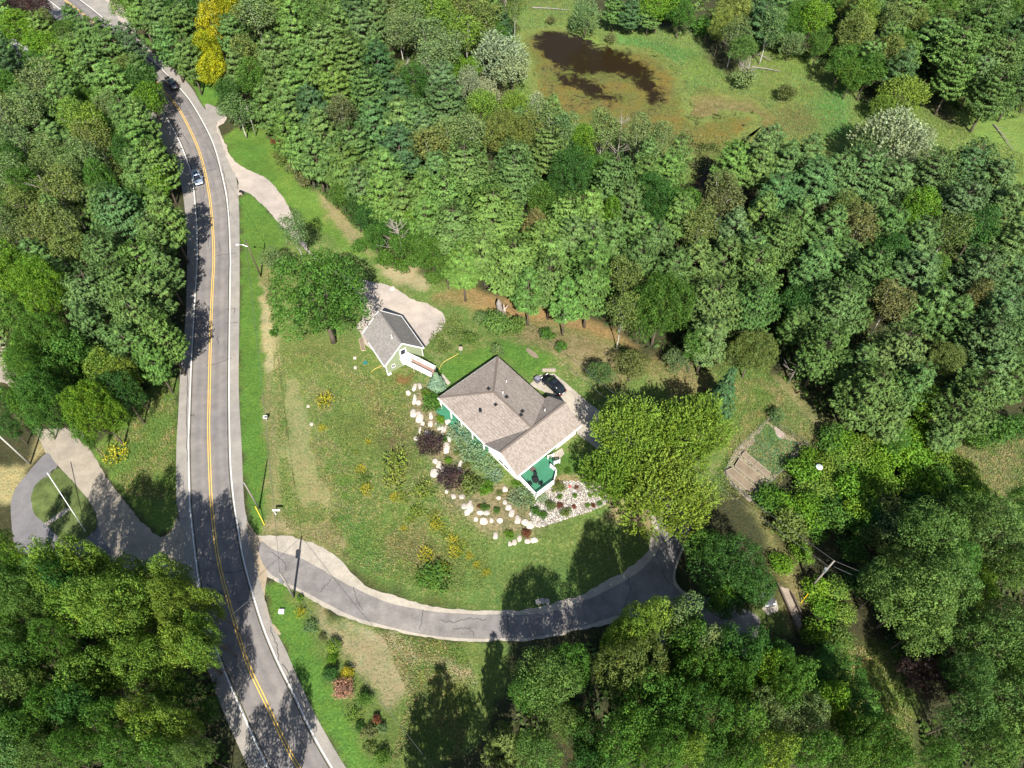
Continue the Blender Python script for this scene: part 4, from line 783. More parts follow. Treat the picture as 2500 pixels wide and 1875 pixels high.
shrubs('weedclump', 'yg', [(968, 1126, 36, "upper part of the long drift"), (962, 1172, 32, "lower part of the long drift"), (1035, 1200, 28, "left of the right barberry"), (1020, 1250, 24, "below the barberries"), (1085, 1300, 16, "left of the lower drift"), (870, 1105, 10, "small, left of the long drift"), (890, 1170, 20, "left of the long drift"), (985, 1215, 20, "at the foot of the long drift"), (1060, 1265, 22, "just above the golden lower drift"), (1125, 1335, 20, "among the golden clumps of the lower drift"), (1000, 1270, 14, "lonely, left of the lower drift")], "yellow-green wildflower clump, %s", None, "yellow-green wildflower clumps")
shrubs('lowbush', 'm', [(1063, 1408, 43, "flat dark green round shrub near the loop driveway", 1.1)], None)
for px, py, r, t, k, lab, h in [(734, 1497, 16, 'gd', 'weedclump', "rusty gold clump at the foot of the roadside pole", 1.2), (733, 1462, 9, 'ml', 'lowbush', "small leafy clump beside the roadside pole", .8), (760, 1530, 20, 'g', 'lowbush', "grey-green low clump, top of the roadside bed", .7), (788, 1556, 12, 'ob', 'lowbush', "brown low clump in the roadside bed", .6),
    (817, 1580, 19, 'my', 'shrub', "yellow-green shrub in the roadside bed", 1.5), (813, 1608, 15, 'ml', 'shrub', "bright shrub in the middle of the roadside bed", 1.3), (809, 1645, 20, 'md', 'shrub', "deep green shrub above the pink hydrangea", 1.8), (851, 1646, 17, 'gd', 'shrub', "golden green shrub right of the deep green one", 1.3),
    (838, 1685, 30, 'pk', 'shrub', "pink-flowered hydrangea in the roadside bed", 1.8), (890, 1708, 20, 'm', 'shrub', "fresh green shrub right of the pink hydrangea", 1.7), (864, 1746, 23, 'my', 'weedclump', "yellow-green ornamental grass below the hydrangea", 1.1), (920, 1756, 12, 'rd', 'lowbush', "red-leaved shrub in the lower roadside bed", 1.0),
    (901, 1788, 20, 'ob', 'lowbush', "mixed brownish clump low in the roadside bed", .9), (931, 1778, 14, 'g', 'lowbush', "blue-green clump in the lower roadside bed", .9), (935, 1853, 20, 'm', 'shrub', "last green shrub of the roadside bed", 1.6), (878, 1775, 12, 'md', 'lowbush', "dark low shrub under the ornamental grass", .9),
    (905, 1830, 18, 'o', 'lowbush', "olive clump at the lower end of the roadside bed", .7)]:
    plant(k, t, px, py, r, h, lab, hc=.4)
# climbing yellow-green thicket on the right
rs2 = random.Random(9); VP = R(1800, 600, [(420, 1330), (560, 1240), (900, 1260), (1200, 1230), (1330, 1330), (1480, 1480), (1540, 1620), (1500, 1800), (1100, 1950), (700, 1900), (250, 1850), (150, 1650), (360, 1480)])
VW = W(VP); x0, y0 = VW.min(0); x1, y1 = VW.max(0); yy = y0
while yy < y1:
    xx = x0
    while xx < x1:
        a = xx + (rs2.random() - .5) * 2; b = yy + (rs2.random() - .5) * 2; xx += 3.1
        if inpoly(np.array([a]), np.array([b]), VW)[0]:
            h = rs2.uniform(2.2, 4.2); zz = h * .45 - CAMH; dd = b * SA - zz * CA; px = 1250 + FPX * a / dd; py = 937.5 - FPX * (b * CA + zz * SA) / dd
            t = rs2.choice(['my', 'ml', 'my', 'm', 'ml']) if py < 1230 else rs2.choice(['m', 'md', 'ml', 'o'])
            plant('shrub', t, px, py, rs2.uniform(2.0, 2.7) * FPX / dd, h, hc=.45)
    yy += 2.8
for px, py, r, t, h in [(1910, 1380, 30, 'ml', 2), (1955, 1350, 30, 'ml', 2.4), (1990, 1440, 34, 'ml', 2.6), (2040, 1440, 32, 'my', 2.5), (2010, 1490, 34, 'ml', 2.6), (2060, 1500, 30, 'my', 2.4), (1990, 1540, 36, 'ml', 3), (2050, 1560, 34, 'lo', 2.6), (1940, 1290, 30, 'o', 2), (1990, 1300, 30, 'm', 2.4), (2080, 1350, 34, 'm', 3), (2120, 1310, 34, 'o', 3), (2025, 1610, 30, 'm', 2.2), (2090, 1420, 34, 'md', 3)]:
    plant('shrub', t, px, py, r, h, hc=.45)

# ------------------------------------------------------------------ HOUSE
M['shingle_tan'] = None
def shingle(name, c1, c2, axis_scale=(1, 1)):
    k = NT(name); o = k.obj(); mp = k.n("ShaderNodeMapping"); k.l(o, mp.inputs[0]); mp.inputs["Rotation"].default_value = (0, 0, .35)
    mp.inputs["Scale"].default_value = (1.0, 2.1, 1.5)
    n1 = k.noise(1.6, 3, .6, mp.outputs[0], 1.4); n2 = k.noise(14, 3, .7, o); n3 = k.noise(.4, 3, .5, o)
    w = k.n("ShaderNodeTexWave", wave_type='BANDS', bands_direction='Z'); k.l(o, w.inputs[0]); w.inputs["Scale"].default_value = 2.2
    w.inputs["Distortion"].default_value = 2.5; w.inputs["Detail"].default_value = 2
    c = k.mix(k.ramp(n1, [(.46, 0.0), (.54, 1.0)]), c1, c2)
    c = k.mix(1.0, c, k.ramp(n2, [(.3, .82), (.7, 1.18)]), 'MULTIPLY'); c = k.mix(1.0, c, k.ramp(n3, [(.3, .94), (.7, 1.06)]), 'MULTIPLY')
    c = k.mix(1.0, c, k.ramp(w.outputs["Fac"], [(0, .9), (1, 1.08)]), 'MULTIPLY')
    k.bump(n2, .6, .02); return k.fin(c, .95, 0, .15)
M['shingle_tan'] = shingle("tan_shingles", (.225, .188, .160), (.30, .258, .225))
M['shingle_grey'] = shingle("grey_shingles", (.20, .184, .172), (.265, .246, .23))
M['ridge'] = simple("ridge_shingles", (.16, .128, .108), .95)
M['green'] = simple("green_deck_paint", (.045, .185, .105), .7, var=.12, scale=.8)
M['sage'] = simple("sage_siding", (.235, .275, .165), .75, var=.04, scale=1)
B0 = np.array(un(1069.3, 970.7, 3.6)); HA = math.atan2(-.746, .666); GZ = 1.0
ca, sa = math.cos(HA), math.sin(HA)
def tol(px, py, z):
    x, y = un(px, py, z); dx, dy = x - B0[0], y - B0[1]; return (dx * ca + dy * sa, -dx * sa + dy * ca)
HW = 12.4; U1 = 11.3; UR = 15.0; U2 = 18.65; WW = 13.15; EV = 2.6; RG = 4.85; HIP = 6.2; MW = HW / 2
house = thing("house", (B0[0], B0[1], GZ), "ranch house with tan shingled roof, white walls and green decks", "house", None, HA)
mb = MB(); e, h = EV, RG
Bp, Ap, Ip, Cp = (0, 0, e), (0, HW, e), (U1, HW, e), (U1, 0, e); R0p, R1p = (HIP, MW, h), (UR, MW, h)
mb.add([Bp, Cp, R1p, R0p], [(0, 1, 2, 3)]); mb.add([Ap, R0p, R1p, Ip], [(0, 1, 2, 3)]); mb.add([Bp, R0p, Ap], [(0, 1, 2)])
W0, W1, Ep, Fp, Hp = (UR, -.15, h), (UR, WW, h), (U2, -.15, e), (U2, WW, e), (U1, WW, e)
mb.add([(U1, -.15, e), W0, R1p], [(0, 2, 1)][::-1]); mb.add([(U1, -.15, e), (UR, -.15, h), R1p], [(0, 1, 2)]) if False else None
mb.add([R1p, W1, Hp, Ip], [(0, 1, 2, 3)]); mb.add([W0, Ep, Fp, W1], [(0, 1, 2, 3)])
mb.build("roof", M['shingle_tan'], house)
def strips(segs, w, hh, dz=0):
    m = MB()
    for a, b in segs: m.beam((a[0], a[1], a[2] + dz), (b[0], b[1], b[2] + dz), w, hh)
    return m
strips([(R0p, R1p), (Bp, R0p), (Ap, R0p)], .34, .03, .02).build("ridge_cap", M['ridge'], house)
strips([(W0, W1)], .34, .03, .03).build("ridge_cap", M['ridge'], house)
off = -.11
strips([(Bp, (U1, 0, e)), ((U1, -.15, e), W0), (W0, Ep), (Ep, Fp), (Bp, Ap)], .07, .2, off).build("fascia", M['white'], house)
strips([((U2, WW - .03, e), (UR, WW - .03, h)), ((UR, WW - .03, h), (U1, WW - .03, e)), ((U1, WW, e), Ip), ((U1, HW - .04, e), (0, HW - .04, e))], .05, .2, -.14).build("fascia", M['ridge'], house)
m = MB(); m.add([(0.03, 0.03, e - .2), (U1, .03, e - .2), (U2 - .03, -.1, e - .2), (U2 - .03, WW - .03, e - .2), (U1 + .05, WW - .03, e - .2), (U1 + .05, HW - .1, e - .2), (.03, HW - .1, e - .2)], [(6, 5, 4, 3, 2, 1, 0)]); m.build("soffit", M['white'], house)
m = MB(); z0 = -.3
m.box(.6, U1 + .3, 1.9, HW - .6, z0, e - .21); m.build("wall", M['white'], house)
m = MB(); a, b, c, d = U1 + .35, U2 - .5, .4, WW - .5; sl = (h - e) / (U2 - UR)
for w_, sgn in ((c, 1), (d, -1)):
    vs = [(a, w_, z0), (b, w_, z0), (b, w_, e - .21), (b, w_, e + sl * (U2 - b) - .25), (UR, w_, h - .25), (a, w_, e + sl * (a - U1) - .25), (a, w_, e - .21)]
    m.add(vs, [tuple(range(7)) if sgn > 0 else tuple(range(7))[::-1]])
m.add([(a, c, z0), (a, d, z0), (a, d, e - .21), (a, c, e - .21)], [(0, 1, 2, 3)][::-1]); m.add([(b, c, z0), (b, d, z0), (b, d, e - .21), (b, c, e - .21)], [(0, 1, 2, 3)])
m.build("wall", M['white'], house)
def window(parent, c, ux, n, w, hh, panes=1):
    """window centred at c, ux along the wall, n out of it"""
    c, ux, n = Vector(c), Vector(ux), Vector(n); zz = Vector((0, 0, 1)); m = MB(); t = .07
    def bar(a0, a1, b0, b1, d0, d1, mm):
        vs = [c + ux * a_ + zz * b_ + n * d_ for d_ in (d0, d1) for b_ in (b0, b1) for a_ in (a0, a1)]
        mm.add(vs, [(0, 2, 3, 1), (4, 5, 7, 6), (0, 1, 5, 4), (2, 6, 7, 3), (1, 3, 7, 5), (0, 4, 6, 2)])
    bar(-w / 2 - t, w / 2 + t, hh / 2, hh / 2 + t, 0, .06, m); bar(-w / 2 - t, w / 2 + t, -hh / 2 - t, -hh / 2, 0, .08, m)
    bar(-w / 2 - t, -w / 2, -hh / 2, hh / 2, 0, .06, m); bar(w / 2, w / 2 + t, -hh / 2, hh / 2, 0, .06, m)
    for i in range(1, panes): x = -w / 2 + w * i / panes; bar(x - .025, x + .025, -hh / 2, hh / 2, .02, .05, m)
    f = m.build("window", M['white'], parent); g = MB(); bar(-w / 2, w / 2, -hh / 2, hh / 2, .005, .03, g); g.build("pane", M['glass'], f)
    return f
for u_ in (14.55, 15.75): window(house, (u_, c, 1.1), (1, 0, 0), (0, -1, 0), .95, .8)
for w_ in (2.4, 4.6): window(house, (b, w_, 1.5), (0, 1, 0), (1, 0, 0), 1.2, 1.0, 2)
for w_ in (9.2, 11.2): window(house, (b, w_, 1.5), (0, 1, 0), (1, 0, 0), .9, 1.0)
for u_ in (3.0, 6.2, 9.2): window(house, (u_, 1.9, 1.4), (1, 0, 0), (0, -1, 0), 1.3, 1.1, 2)
for u_ in (3.0, 7.5): window(house, (u_, HW - .6, 1.4), (-1, 0, 0), (0, 1, 0), 1.2, 1.0, 2)
# porch along the left eave
MB().box(.2, U1 + .3, -1.0, 1.88, .02, .16).build("porch_floor", M['green'], house)
for u_ in (.5, 3.1, 5.7, 8.3, 11.0): MB().box(u_ - .09, u_ + .09, -.06, .12, .165, e - .21).build("post", M['white'], house)
# roof fittings
def roofz(u, w):
    z = e + (h - e) * min(w / MW, (HW - w) / MW, u / HIP, 1) if u < UR else -9
    if 0 <= w <= WW: z = max(z, e + (h - e) * (1 - abs(u - UR) / (U2 - UR)))
    return z
def onroof(px, py):
    z = EV + GZ + 1.2
    for _ in range(12):
        u, w = tol(px, py, z); z = .5 * z + .5 * (GZ + roofz(u, w))
    return u, w, roofz(u, w)
for px, py in R(1040, 860, [(705, 415), (905, 507), (783, 592), (1085, 668), (1068, 710)], 4.6075):
    u, w, z = onroof(px, py); v = MB(); v.box(-.2, .2, -.2, .2, -.06, .10, 0, (u, w, z)); v.box(-.25, .25, -.25, .25, .10, .15, 0, (u, w, z)); v.build("roof_vent", M['black'], house)
for px, py in R(1040, 860, [(905, 340), (865, 465), (1337, 662)], 4.6075):
    u, w, z = onroof(px, py); v = MB(); v.tube([(u, w, z - .1), (u, w, z + .55)], .075, 8); v.build("vent_pipe", M['white'], house)
u, w, z = onroof(*R(1040, 860, [(614, 690)], 4.6075)[0])
v = MB(); v.tube([(u, w, z - .1), (u, w, z + .7)], .16, 10); cp_ = v.build("chimney_pipe", M['metal'], house)
v = MB(); v.tube([(u, w, z + .7), (u, w, z + .95), (u, w, z + 1.0)], [.25, .25, .05], 10); v.build("cap", M['black'], cp_)
MB().tube([(0, -.1, e - .1), (U1, -.1, e - .1)], .065, 6).build("gutter", M['white'], house)
MB().tube([(U2 + .1, -.1, e - .1), (U2 + .1, WW, e - .1)], .065, 6).build("gutter", M['white'], house)
# front deck
DZ = .95; RT = DZ + .95
dk = [tol(px, py, GZ + RT) for px, py in [(1270.5, 1163), (1309, 1205), (1352.5, 1172.5), (1358.5, 1146), (1344, 1133.5)]]
a0 = (b + .03, dk[0][1]); dk[0] = (b + .03, dk[0][1]); q = (b + .03, dk[4][1] + .3)
deck_poly = [a0] + dk[1:4] + [dk[4], (dk[4][0], dk[4][1] + .35), (b + .03, dk[4][1] + .9)]
m = MB(); n = len(deck_poly); m.add([(x, y, DZ) for x, y in deck_poly] + [(x, y, DZ - .18) for x, y in deck_poly], [tuple(range(n)), tuple(range(n, 2 * n))[::-1]] + [(i, i + n, (i + 1) % n + n, (i + 1) % n) for i in range(n)])
deck = m.build("deck", M['green'], house)
m = MB()
def rail(mm, A_, B_, z0_, z1_, hh=.95, bal=.16):
    A_, B_ = Vector((*A_, z0_)), Vector((*B_, z1_)); up_ = Vector((0, 0, 1))
    mm.beam(A_ + up_ * hh, B_ + up_ * hh, .13, .06); mm.beam(A_ + up_ * .12, B_ + up_ * .12, .06, .08)
    L = (B_ - A_).length; nb = max(2, int(L / bal))
    for i in range(1, nb): p = A_.lerp(B_, i / nb); mm.box(-.03, .03, -.03, .03, .12, hh, 0, p)
    for p in (A_, B_, A_.lerp(B_, .5)) if L > 2 else (A_, B_): mm.box(-.07, .07, -.07, .07, -.2, hh + .08, 0, p)
for i in range(4): rail(m, deck_poly[i], deck_poly[i + 1], DZ, DZ)
m.build("railing", M['white'], deck)
m = MB()
for i in range(4): p, q_ = deck_poly[i], deck_poly[i + 1]; m.beam((p[0], p[1], DZ - .3), (q_[0], q_[1], DZ - .3), .05, .3)
for p in deck_poly[:5]: m.box(-.08, .08, -.08, .08, -.9, DZ - .19, 0, (p[0], p[1]))
m.build("skirt", M['white'], deck)
m = MB(); s0 = Vector((dk[4][0] - .65, dk[4][1] + .65, 0))
for i in range(4): m.box(-.6, .6, 0, .32, DZ - .22 * (i + 1), DZ - .22 * (i + 1) + .05, 0, (s0.x, s0.y + .05 + .3 * i))
m.build("stairs", M['green'], deck); m = MB()
for dx in (-.68, .68): rail(m, (s0.x + dx, s0.y + .1), (s0.x + dx, s0.y + 1.3), DZ, DZ - .8, .9, .14)
m.build("stair_rail", M['white'], deck)
def hpt(u, w, z): return (B0[0] + u * ca - w * sa, B0[1] + u * sa + w * ca, GZ + z)
# patio set and mat on the deck
tx, ty = tol(*R(1280, 1060, [(285, 1175)], 10.37)[0], GZ + DZ + .5)
tt = thing("patio_table", hpt(tx, ty, DZ), "round black mesh patio table on the green deck", "table")
m = MB(); m.tube([(0, 0, .70), (0, 0, .73)], .52, 20); m.build("tabletop", M['black'], tt)
for i in range(4): a_ = i * 1.571 + .4; MB().tube([(.38 * math.cos(a_), .38 * math.sin(a_), .0), (.3 * math.cos(a_), .3 * math.sin(a_), .7)], .022, 6).build("leg", M['black'], tt)
for i, (an, wrd) in enumerate(((2.4, "left"), (.3, "right"), (4.5, "lower"))):
    cx_, cy_ = tx + .85 * math.cos(an), ty + .85 * math.sin(an)
    ch = thing("patio_chair", hpt(cx_, cy_, DZ), "black mesh patio chair %s of the round deck table" % wrd, "chair", "patio chairs", HA + an + math.pi / 2)
    MB().box(-.25, .25, -.25, .22, .40, .44).build("seat", M['black'], ch); MB().box(-.24, .24, -.30, -.26, .45, .92).build("backrest", M['black'], ch)
    for sx in (-1, 1):
        for sy in (-1, 1): MB().tube([(.22 * sx, .2 * sy, 0), (.21 * sx, .18 * sy, .4)], .016, 5).build("leg", M['black'], ch)
mx, my = tol(*R(1280, 1060, [(205, 880)], 10.37)[0], GZ + DZ)
tagp(MB().box(-.5, .5, -.42, .42, 0, .02, HA, hpt(mx, my, DZ + .004)).build("door_mat", simple("brown_mat", (.09, .075, .065), .95)), "dark brown door mat on the green deck", "mat")

# ------------------------------------------------------------------ BARN
BE, BR = 2.6, 6.25; p0 = np.array(un(941.4, 898, BE)); p1 = np.array(un(1033, 847, BE)); q0 = np.array(un(887.8, 815, BE)); q1 = np.array(un(978, 771.5, BE))
bc = (p0 + p1 + q0 + q1) / 4; dd_ = ((q0 + q1) - (p0 + p1)) / 2; bl = np.hypot(*dd_); bw = np.hypot(*(p1 - p0)); dd_ /= bl; BA = math.atan2(-dd_[0], dd_[1])
bz = float(gh(*bc)); barn = thing("barn", (bc[0], bc[1], bz), "small sage green barn with steep grey shingled roof", "barn", None, BA)
hw, hl = bw / 2, bl / 2; e2, r2 = BE - bz, BR - bz
m = MB()
for sx in (-1, 1):
    vs = [(sx * hw, -hl, e2), (sx * hw, hl, e2), (0, hl, r2), (0, -hl, r2)]; lo_ = [(x, y, z - .12) for x, y, z in vs]
    m.add(vs + lo_, [(0, 1, 2, 3) if sx > 0 else (3, 2, 1, 0), (7, 6, 5, 4) if sx > 0 else (4, 5, 6, 7), (0, 4, 5, 1), (3, 2, 6, 7), (0, 3, 7, 4), (1, 5, 6, 2)])
m.build("roof", M['shingle_grey'], barn)
strips([((0, -hl, r2), (0, hl, r2))], .28, .03, .015).build("ridge_cap", simple("grey_ridge", (.15, .137, .127), .95), barn)
strips([((-hw, -hl - .03, e2), (0, -hl - .03, r2)), ((0, -hl - .03, r2), (hw, -hl - .03, e2)), ((-hw, hl + .03, e2), (0, hl + .03, r2)), ((0, hl + .03, r2), (hw, hl + .03, e2))], .05, .24, -.05).build("rake_trim", M['white'], barn)
MB().beam((-hw - .07, -hl, e2 - .06), (-hw - .07, hl * .45, e2 - .06), .13, .13).build("gutter", M['white'], barn)
MB().beam((hw + .05, -hl, e2 - .06), (hw + .05, hl, e2 - .06), .08, .12).build("gutter", M['white'], barn)
m = MB(); ww_, wl = hw - .3, hl - .35; tp = r2 - .32; ez = e2 + .3 * (r2 - e2) / hw - .18
for y_, s_ in ((-wl, 1), (wl, -1)): m.add([(-ww_, y_, -.2), (ww_, y_, -.2), (ww_, y_, ez - .1), (0, y_, tp), (-ww_, y_, ez - .1)], [(0, 1, 2, 3, 4) if s_ > 0 else (4, 3, 2, 1, 0)])
for x_, s_ in ((-ww_, -1), (ww_, 1)): m.add([(x_, -wl, -.2), (x_, wl, -.2), (x_, wl, ez - .12), (x_, -wl, ez - .12)], [(0, 1, 2, 3) if s_ > 0 else (3, 2, 1, 0)])
m.build("wall", M['sage'], barn)
m = MB()
for x_ in (-ww_ - .03, ww_ + .03): m.box(x_ - .06, x_ + .06, -wl - .07, -wl + .05, -.2, ez - .2)
m.build("corner_trim", M['white'], barn)
window(barn, (-ww_ * .62, -wl, 1.35), (1, 0, 0), (0, -1, 0), .5, .6, 2)
DH = 2.35; m = MB(); m.box(-.62, .62, -wl - .06, -wl - .005, DH, DH + 2.1); dr_ = m.build("door", M['white'], barn)
MB().box(-.4, .4, -wl - .09, -wl - .062, DH + .8, DH + 1.85).build("pane", M['glass'], dr_)
m = MB(); m.tube([(-.7, -hl * .45, r2 - 1.0), (-.7, -hl * .45, r2 + .25)], .08, 8); m.build("vent_pipe", M['white'], barn)
MB().box(-ww_ - .1, -ww_ + .6, -wl - .5, -wl - .1, -.2, .12).build("door_step", M['white'], barn)
# footbridge
A3 = Vector(barn.location) + Vector((math.sin(BA) * (wl + .7) , -math.cos(BA) * (wl + .7), 0)); A3 = Vector((bc[0] + dd_[0] * -(wl + .55), bc[1] + dd_[1] * -(wl + .55), bz + DH - .08))
ex, ey, ez_ = ung(1059, 912); B3 = Vector((ex, ey, ez_ + .12))
br = thing("footbridge", tuple(A3), "white railed footbridge from the barn gable down to the lawn", "footbridge")
dv = B3 - A3; sd_ = Vector((dv.y, -dv.x, 0)).normalized(); hwid = .68
M['redwood'] = simple("reddish_boards", (.27, .17, .135), .8, var=.2, scale=5)
MB().beam((0, 0, 0), tuple(dv), hwid * 2, .08).build("walkway", M['redwood'], br)
m = MB(); m.box(-.8, .8, -.85, .6, -.08, .02, BA, (0, 0, 0)); m.build("landing", M['white'], br)
for s_ in (-1, 1):
    m = MB(); o_ = sd_ * s_ * (hwid + .05); up_ = Vector((0, 0, 1))
    m.beam(o_ + up_ * 1.0, o_ + dv + up_ * .95, .22, .06); m.beam(o_ + up_ * .15, o_ + dv + up_ * .15, .06, .12); m.beam(o_ - up_ * .1, o_ + dv - up_ * .1, .1, .22)
    nb = int(dv.length / .22)
    for i in range(nb + 1): p = o_ + dv * (i / nb); w_ = .07 if i % 7 == 0 else .035; m.box(-w_, w_, -w_, w_, .02, 1.0, HA, p)
    m.build("railing", M['white'], br)
for i in (.35, .62):
    p = dv * i
    for s_ in (-1, 1): q_ = p + sd_ * s_ * hwid; MB().box(-.07, .07, -.07, .07, -(A3.z + p.z - float(gh(A3.x + p.x, A3.y + p.y))) - .2, -.06, 0, q_).build("post", M['wood'], br)

# ------------------------------------------------------------------ CARS
def car_mat(name, col, metal=.4):
    k = NT(name); m_ = k.fin(col, .28, metal, .5); k.b.inputs["Coat Weight"].default_value = .6; k.b.inputs["Coat Roughness"].default_value = .08; return m_
def make_car(x, y, z, ang, mat, label, cat="car", L=4.75, Wd=1.88, Hh=1.68, sunroof=True):
    """x forward; body lofted from cross sections, glasshouse, wheels"""
    c = thing("parked_car" if "parked" in label else "passing_car", (x, y, z), label, cat, None, ang); h_ = L / 2
    secs = [(-h_, .62, .45, .95), (-h_ + .12, .84, .35, 1.04), (-h_ + .6, .94, .28, 1.08), (-.9, 1, .26, 1.06), (.2, 1, .26, 1.02), (h_ * .42, .99, .26, .98), (h_ - .75, .95, .28, .90), (h_ - .22, .86, .32, .78), (h_, .64, .42, .66)]
    def loft(S, prof):
        m = MB(); k = None
        for xs_, w_, lo_, hi_ in S:
            ring = [(xs_, pw * w_ * Wd / 2, lo_ + ph * (hi_ - lo_)) for pw, ph in prof]; m.v += ring; k = len(ring)
        for i in range(len(S) - 1):
            for j in range(k): a_ = i * k + j; b_ = i * k + (j + 1) % k; m.f.append((a_, b_, b_ + k, a_ + k))
        m.f.append(tuple(range(k))[::-1]); m.f.append(tuple((len(S) - 1) * k + j for j in range(k))); return m
    prof = [(-.88, 0), (-.98, .25), (-1, .6), (-.94, .9), (-.82, 1), (0, 1.03), (.82, 1), (.94, .9), (1, .6), (.98, .25), (.88, 0)]
    loft(secs, prof).build("body", mat, c, True)
    cab = [(-h_ + .22, .80, 1.02, 1.06), (-h_ + .75, .86, 1.02, Hh - .06), (-.6, .88, 1.02, Hh), (.25, .87, 1.0, Hh - .03), (.55, .86, 1.0, Hh - .13), (h_ * .52, .84, .94, 1.0)]
    cprof = [(-1, 0), (-.97, .3), (-.82, .93), (-.74, 1), (.74, 1), (.82, .93), (.97, .3), (1, 0)]
    loft(cab, cprof).build("windows", M['glass'], c, False)
    rf = [(-h_ + .68, .70, Hh - .08, Hh - .035), (-.6, .72, Hh - .02, Hh + .03), (.25, .715, Hh - .05, Hh + .005), (.5, .70, Hh - .13, Hh - .08)]
    top = loft(rf, [(-1, 0), (-.97, .8), (-.8, 1), (.8, 1), (.97, .8), (1, 0)]).build("roof", mat, c, True)
    if sunroof: MB().box(-.55, .15, -.42, .42, Hh + .024, Hh + .034).build("sunroof", M['glass'], top)
    for s_ in (-1, 1):
        m = MB(); m.beam((-h_ + .5, s_ * .83 * Wd / 2, 1.0), (-h_ + .75, s_ * .62 * Wd / 2, Hh - .05), .1, .07); m.beam((.5, s_ * .66 * Wd / 2, Hh - .1), (h_ * .5, s_ * .80 * Wd / 2, 1.0), .08, .06); m.beam((-.25, s_ * .86 * Wd / 2, 1.02), (-.3, s_ * .66 * Wd / 2, Hh - .03), .08, .04)
        m.build("pillar", mat, c)
        MB().box(-.09, .09, -.13, .13, -.07, .08, 0, (.75, s_ * (Wd / 2 + .08), 1.05)).build("mirror", mat, c)
        MB().box(-.1, .1, -.2, .2, -.07, .07, 0, (h_ - .2, s_ * .60 * Wd / 2, .72)).build("headlight", M['white'], c)
        MB().box(-.06, .06, -.2, .2, -.1, .1, 0, (-h_ + .08, s_ * .62 * Wd / 2, .88)).build("tail_light", M['tail'], c)
        for xx in (-h_ + .95, h_ - .95):
            yy_ = s_ * (Wd / 2 - .12); wh = MB().tube([(xx, yy_ - .11, .34), (xx, yy_ + .11, .34)], .34, 18).build("wheel", M['tyre'], c)
            MB().tube([(xx, yy_ - .12, .34), (xx, yy_ + .12, .34)], .21, 12).build("rim", M['metal'], wh)
    MB().box(-.02, .02, -.26, .26, -.07, .07, 0, (-h_ - .015, 0, .74)).build("number_plate", M['white'], c)
    MB().box(-.03, .03, -.5, .5, -.1, .1, 0, (h_ - .02, 0, .52)).build("grille", M['black'], c)
    return c
M['tail'] = simple("red_lens", (.35, .02, .02), .3); M['tyre'] = simple("tyre_rubber", (.025, .025, .027), .85)
def headed(px, py, qx, qy): a_ = un(px, py, .8); b_ = un(qx, qy, .8); return math.atan2(b_[1] - a_[1], b_[0] - a_[0])
x, y, z = ung(482, 433, .7); make_car(x, y, z + .03, headed(478, 415, 488, 452), car_mat("silver_paint", (.33, .40, .50)), "silver-blue car with a sunroof driving down the road")
x, y, z = ung(418, 204, .7); make_car(x, y, z + .03, headed(432, 222, 404, 188), car_mat("slate_paint", (.07, .095, .12)), "dark blue car in tree shade at the road bend", sunroof=False)
x, y, z = ung(1351, 938, .8); make_car(x, y, z + .05, headed(1377, 962, 1326, 916), car_mat("black_paint", (.008, .009, .011), .1), "black car parked on the concrete drive behind the house")
x, y, z = ung(1864, 1440, .6); make_car(x, y, z + .02, headed(1860, 1422, 1873, 1452), car_mat("grey_paint", (.10, .105, .11)), "grey car parked mostly hidden under the lower right tree", sunroof=False)

# ------------------------------------------------------------------ POLES AND WIRES
def pole(base, top, H, label, mat='bark_grey', r=.14, arm=None, extra=None):
    x, y, z = ung(*base); o = thing("utility_pole", (x, y, z), label, "utility pole", "utility poles")
    tx_, ty_ = un(*top, z + H) if top else (x, y); lx, ly = tx_ - x, ty_ - y
    l_ = math.hypot(lx, ly)
    if l_ > .9: lx *= .9 / l_; ly *= .9 / l_
    MB().tube([(0, 0, -.3), (lx * .5, ly * .5, H * .5), (lx, ly, H)], [r * 1.2, r, r * .75], 8).build("shaft", M[mat], o, True)
    if extra: extra(o, lx, ly, H)
    return (x + lx, y + ly, z + H)
def lamp_arm(o, lx, ly, H):
    MB().tube([(lx, ly, H - 1.6), (lx - .9, ly + .1, H - 1.2), (lx - 1.5, ly + .1, H - 1.2)], .05, 6).build("lamp_arm", M['metal'], o)
    MB().box(-.35, .1, -.14, .14, -.08, .08, 0, (lx - 1.7, ly + .1, H - 1.22)).build("lamp_head", M['white'], o)
def transformer(o, lx, ly, H):
    MB().tube([(lx * .8 - .3, ly * .8 - .2, H - 2.9), (lx * .8 - .3, ly * .8 - .2, H - 2.0)], .24, 12).build("transformer", M['metal'], o)
    MB().tube([(lx * .8 + .12, ly * .8, H - 2.2), (.14, .05, .5)], .04, 6).build("conduit", M['metal'], o)
def guard(o, lx, ly, H): pass
def insul(o, lx, ly, H):
    MB().tube([(lx, ly, H), (lx, ly, H + .35)], [.06, .04], 6).build("insulator", M['white'], o)
tA = pole((637, 675), (599, 586), 9.0, "brown utility pole with a lamp arm on the roadside lawn", 'bark', .13, extra=lamp_arm)
tB = pole((717, 1457), (683, 1398), 8.9, "grey utility pole with transformer at the loop driveway mouth", extra=transformer)
tF = pole((625, 331), (607, 275), 7.5, "pale utility pole beside the trees near the gravel pullout", 'bark_white', .12, extra=insul)
tG = pole((633, 1242), (595, 1178), 8.6, "weathered roadside pole without wires, left of the meadow", 'bark_grey', .11)
tC = pole((1973, 1440), (2037, 1369), 9.0, "grey utility pole with side conduit beside the lower right thicket", extra=transformer)
tD = pole((74, 1133), None, 9.0, "pale utility pole at the left edge beside the ring drive", 'bark_white', .13, extra=insul)
gx, gy, gz = ung(646, 1282); hx, hy, hz = ung(634, 1252)
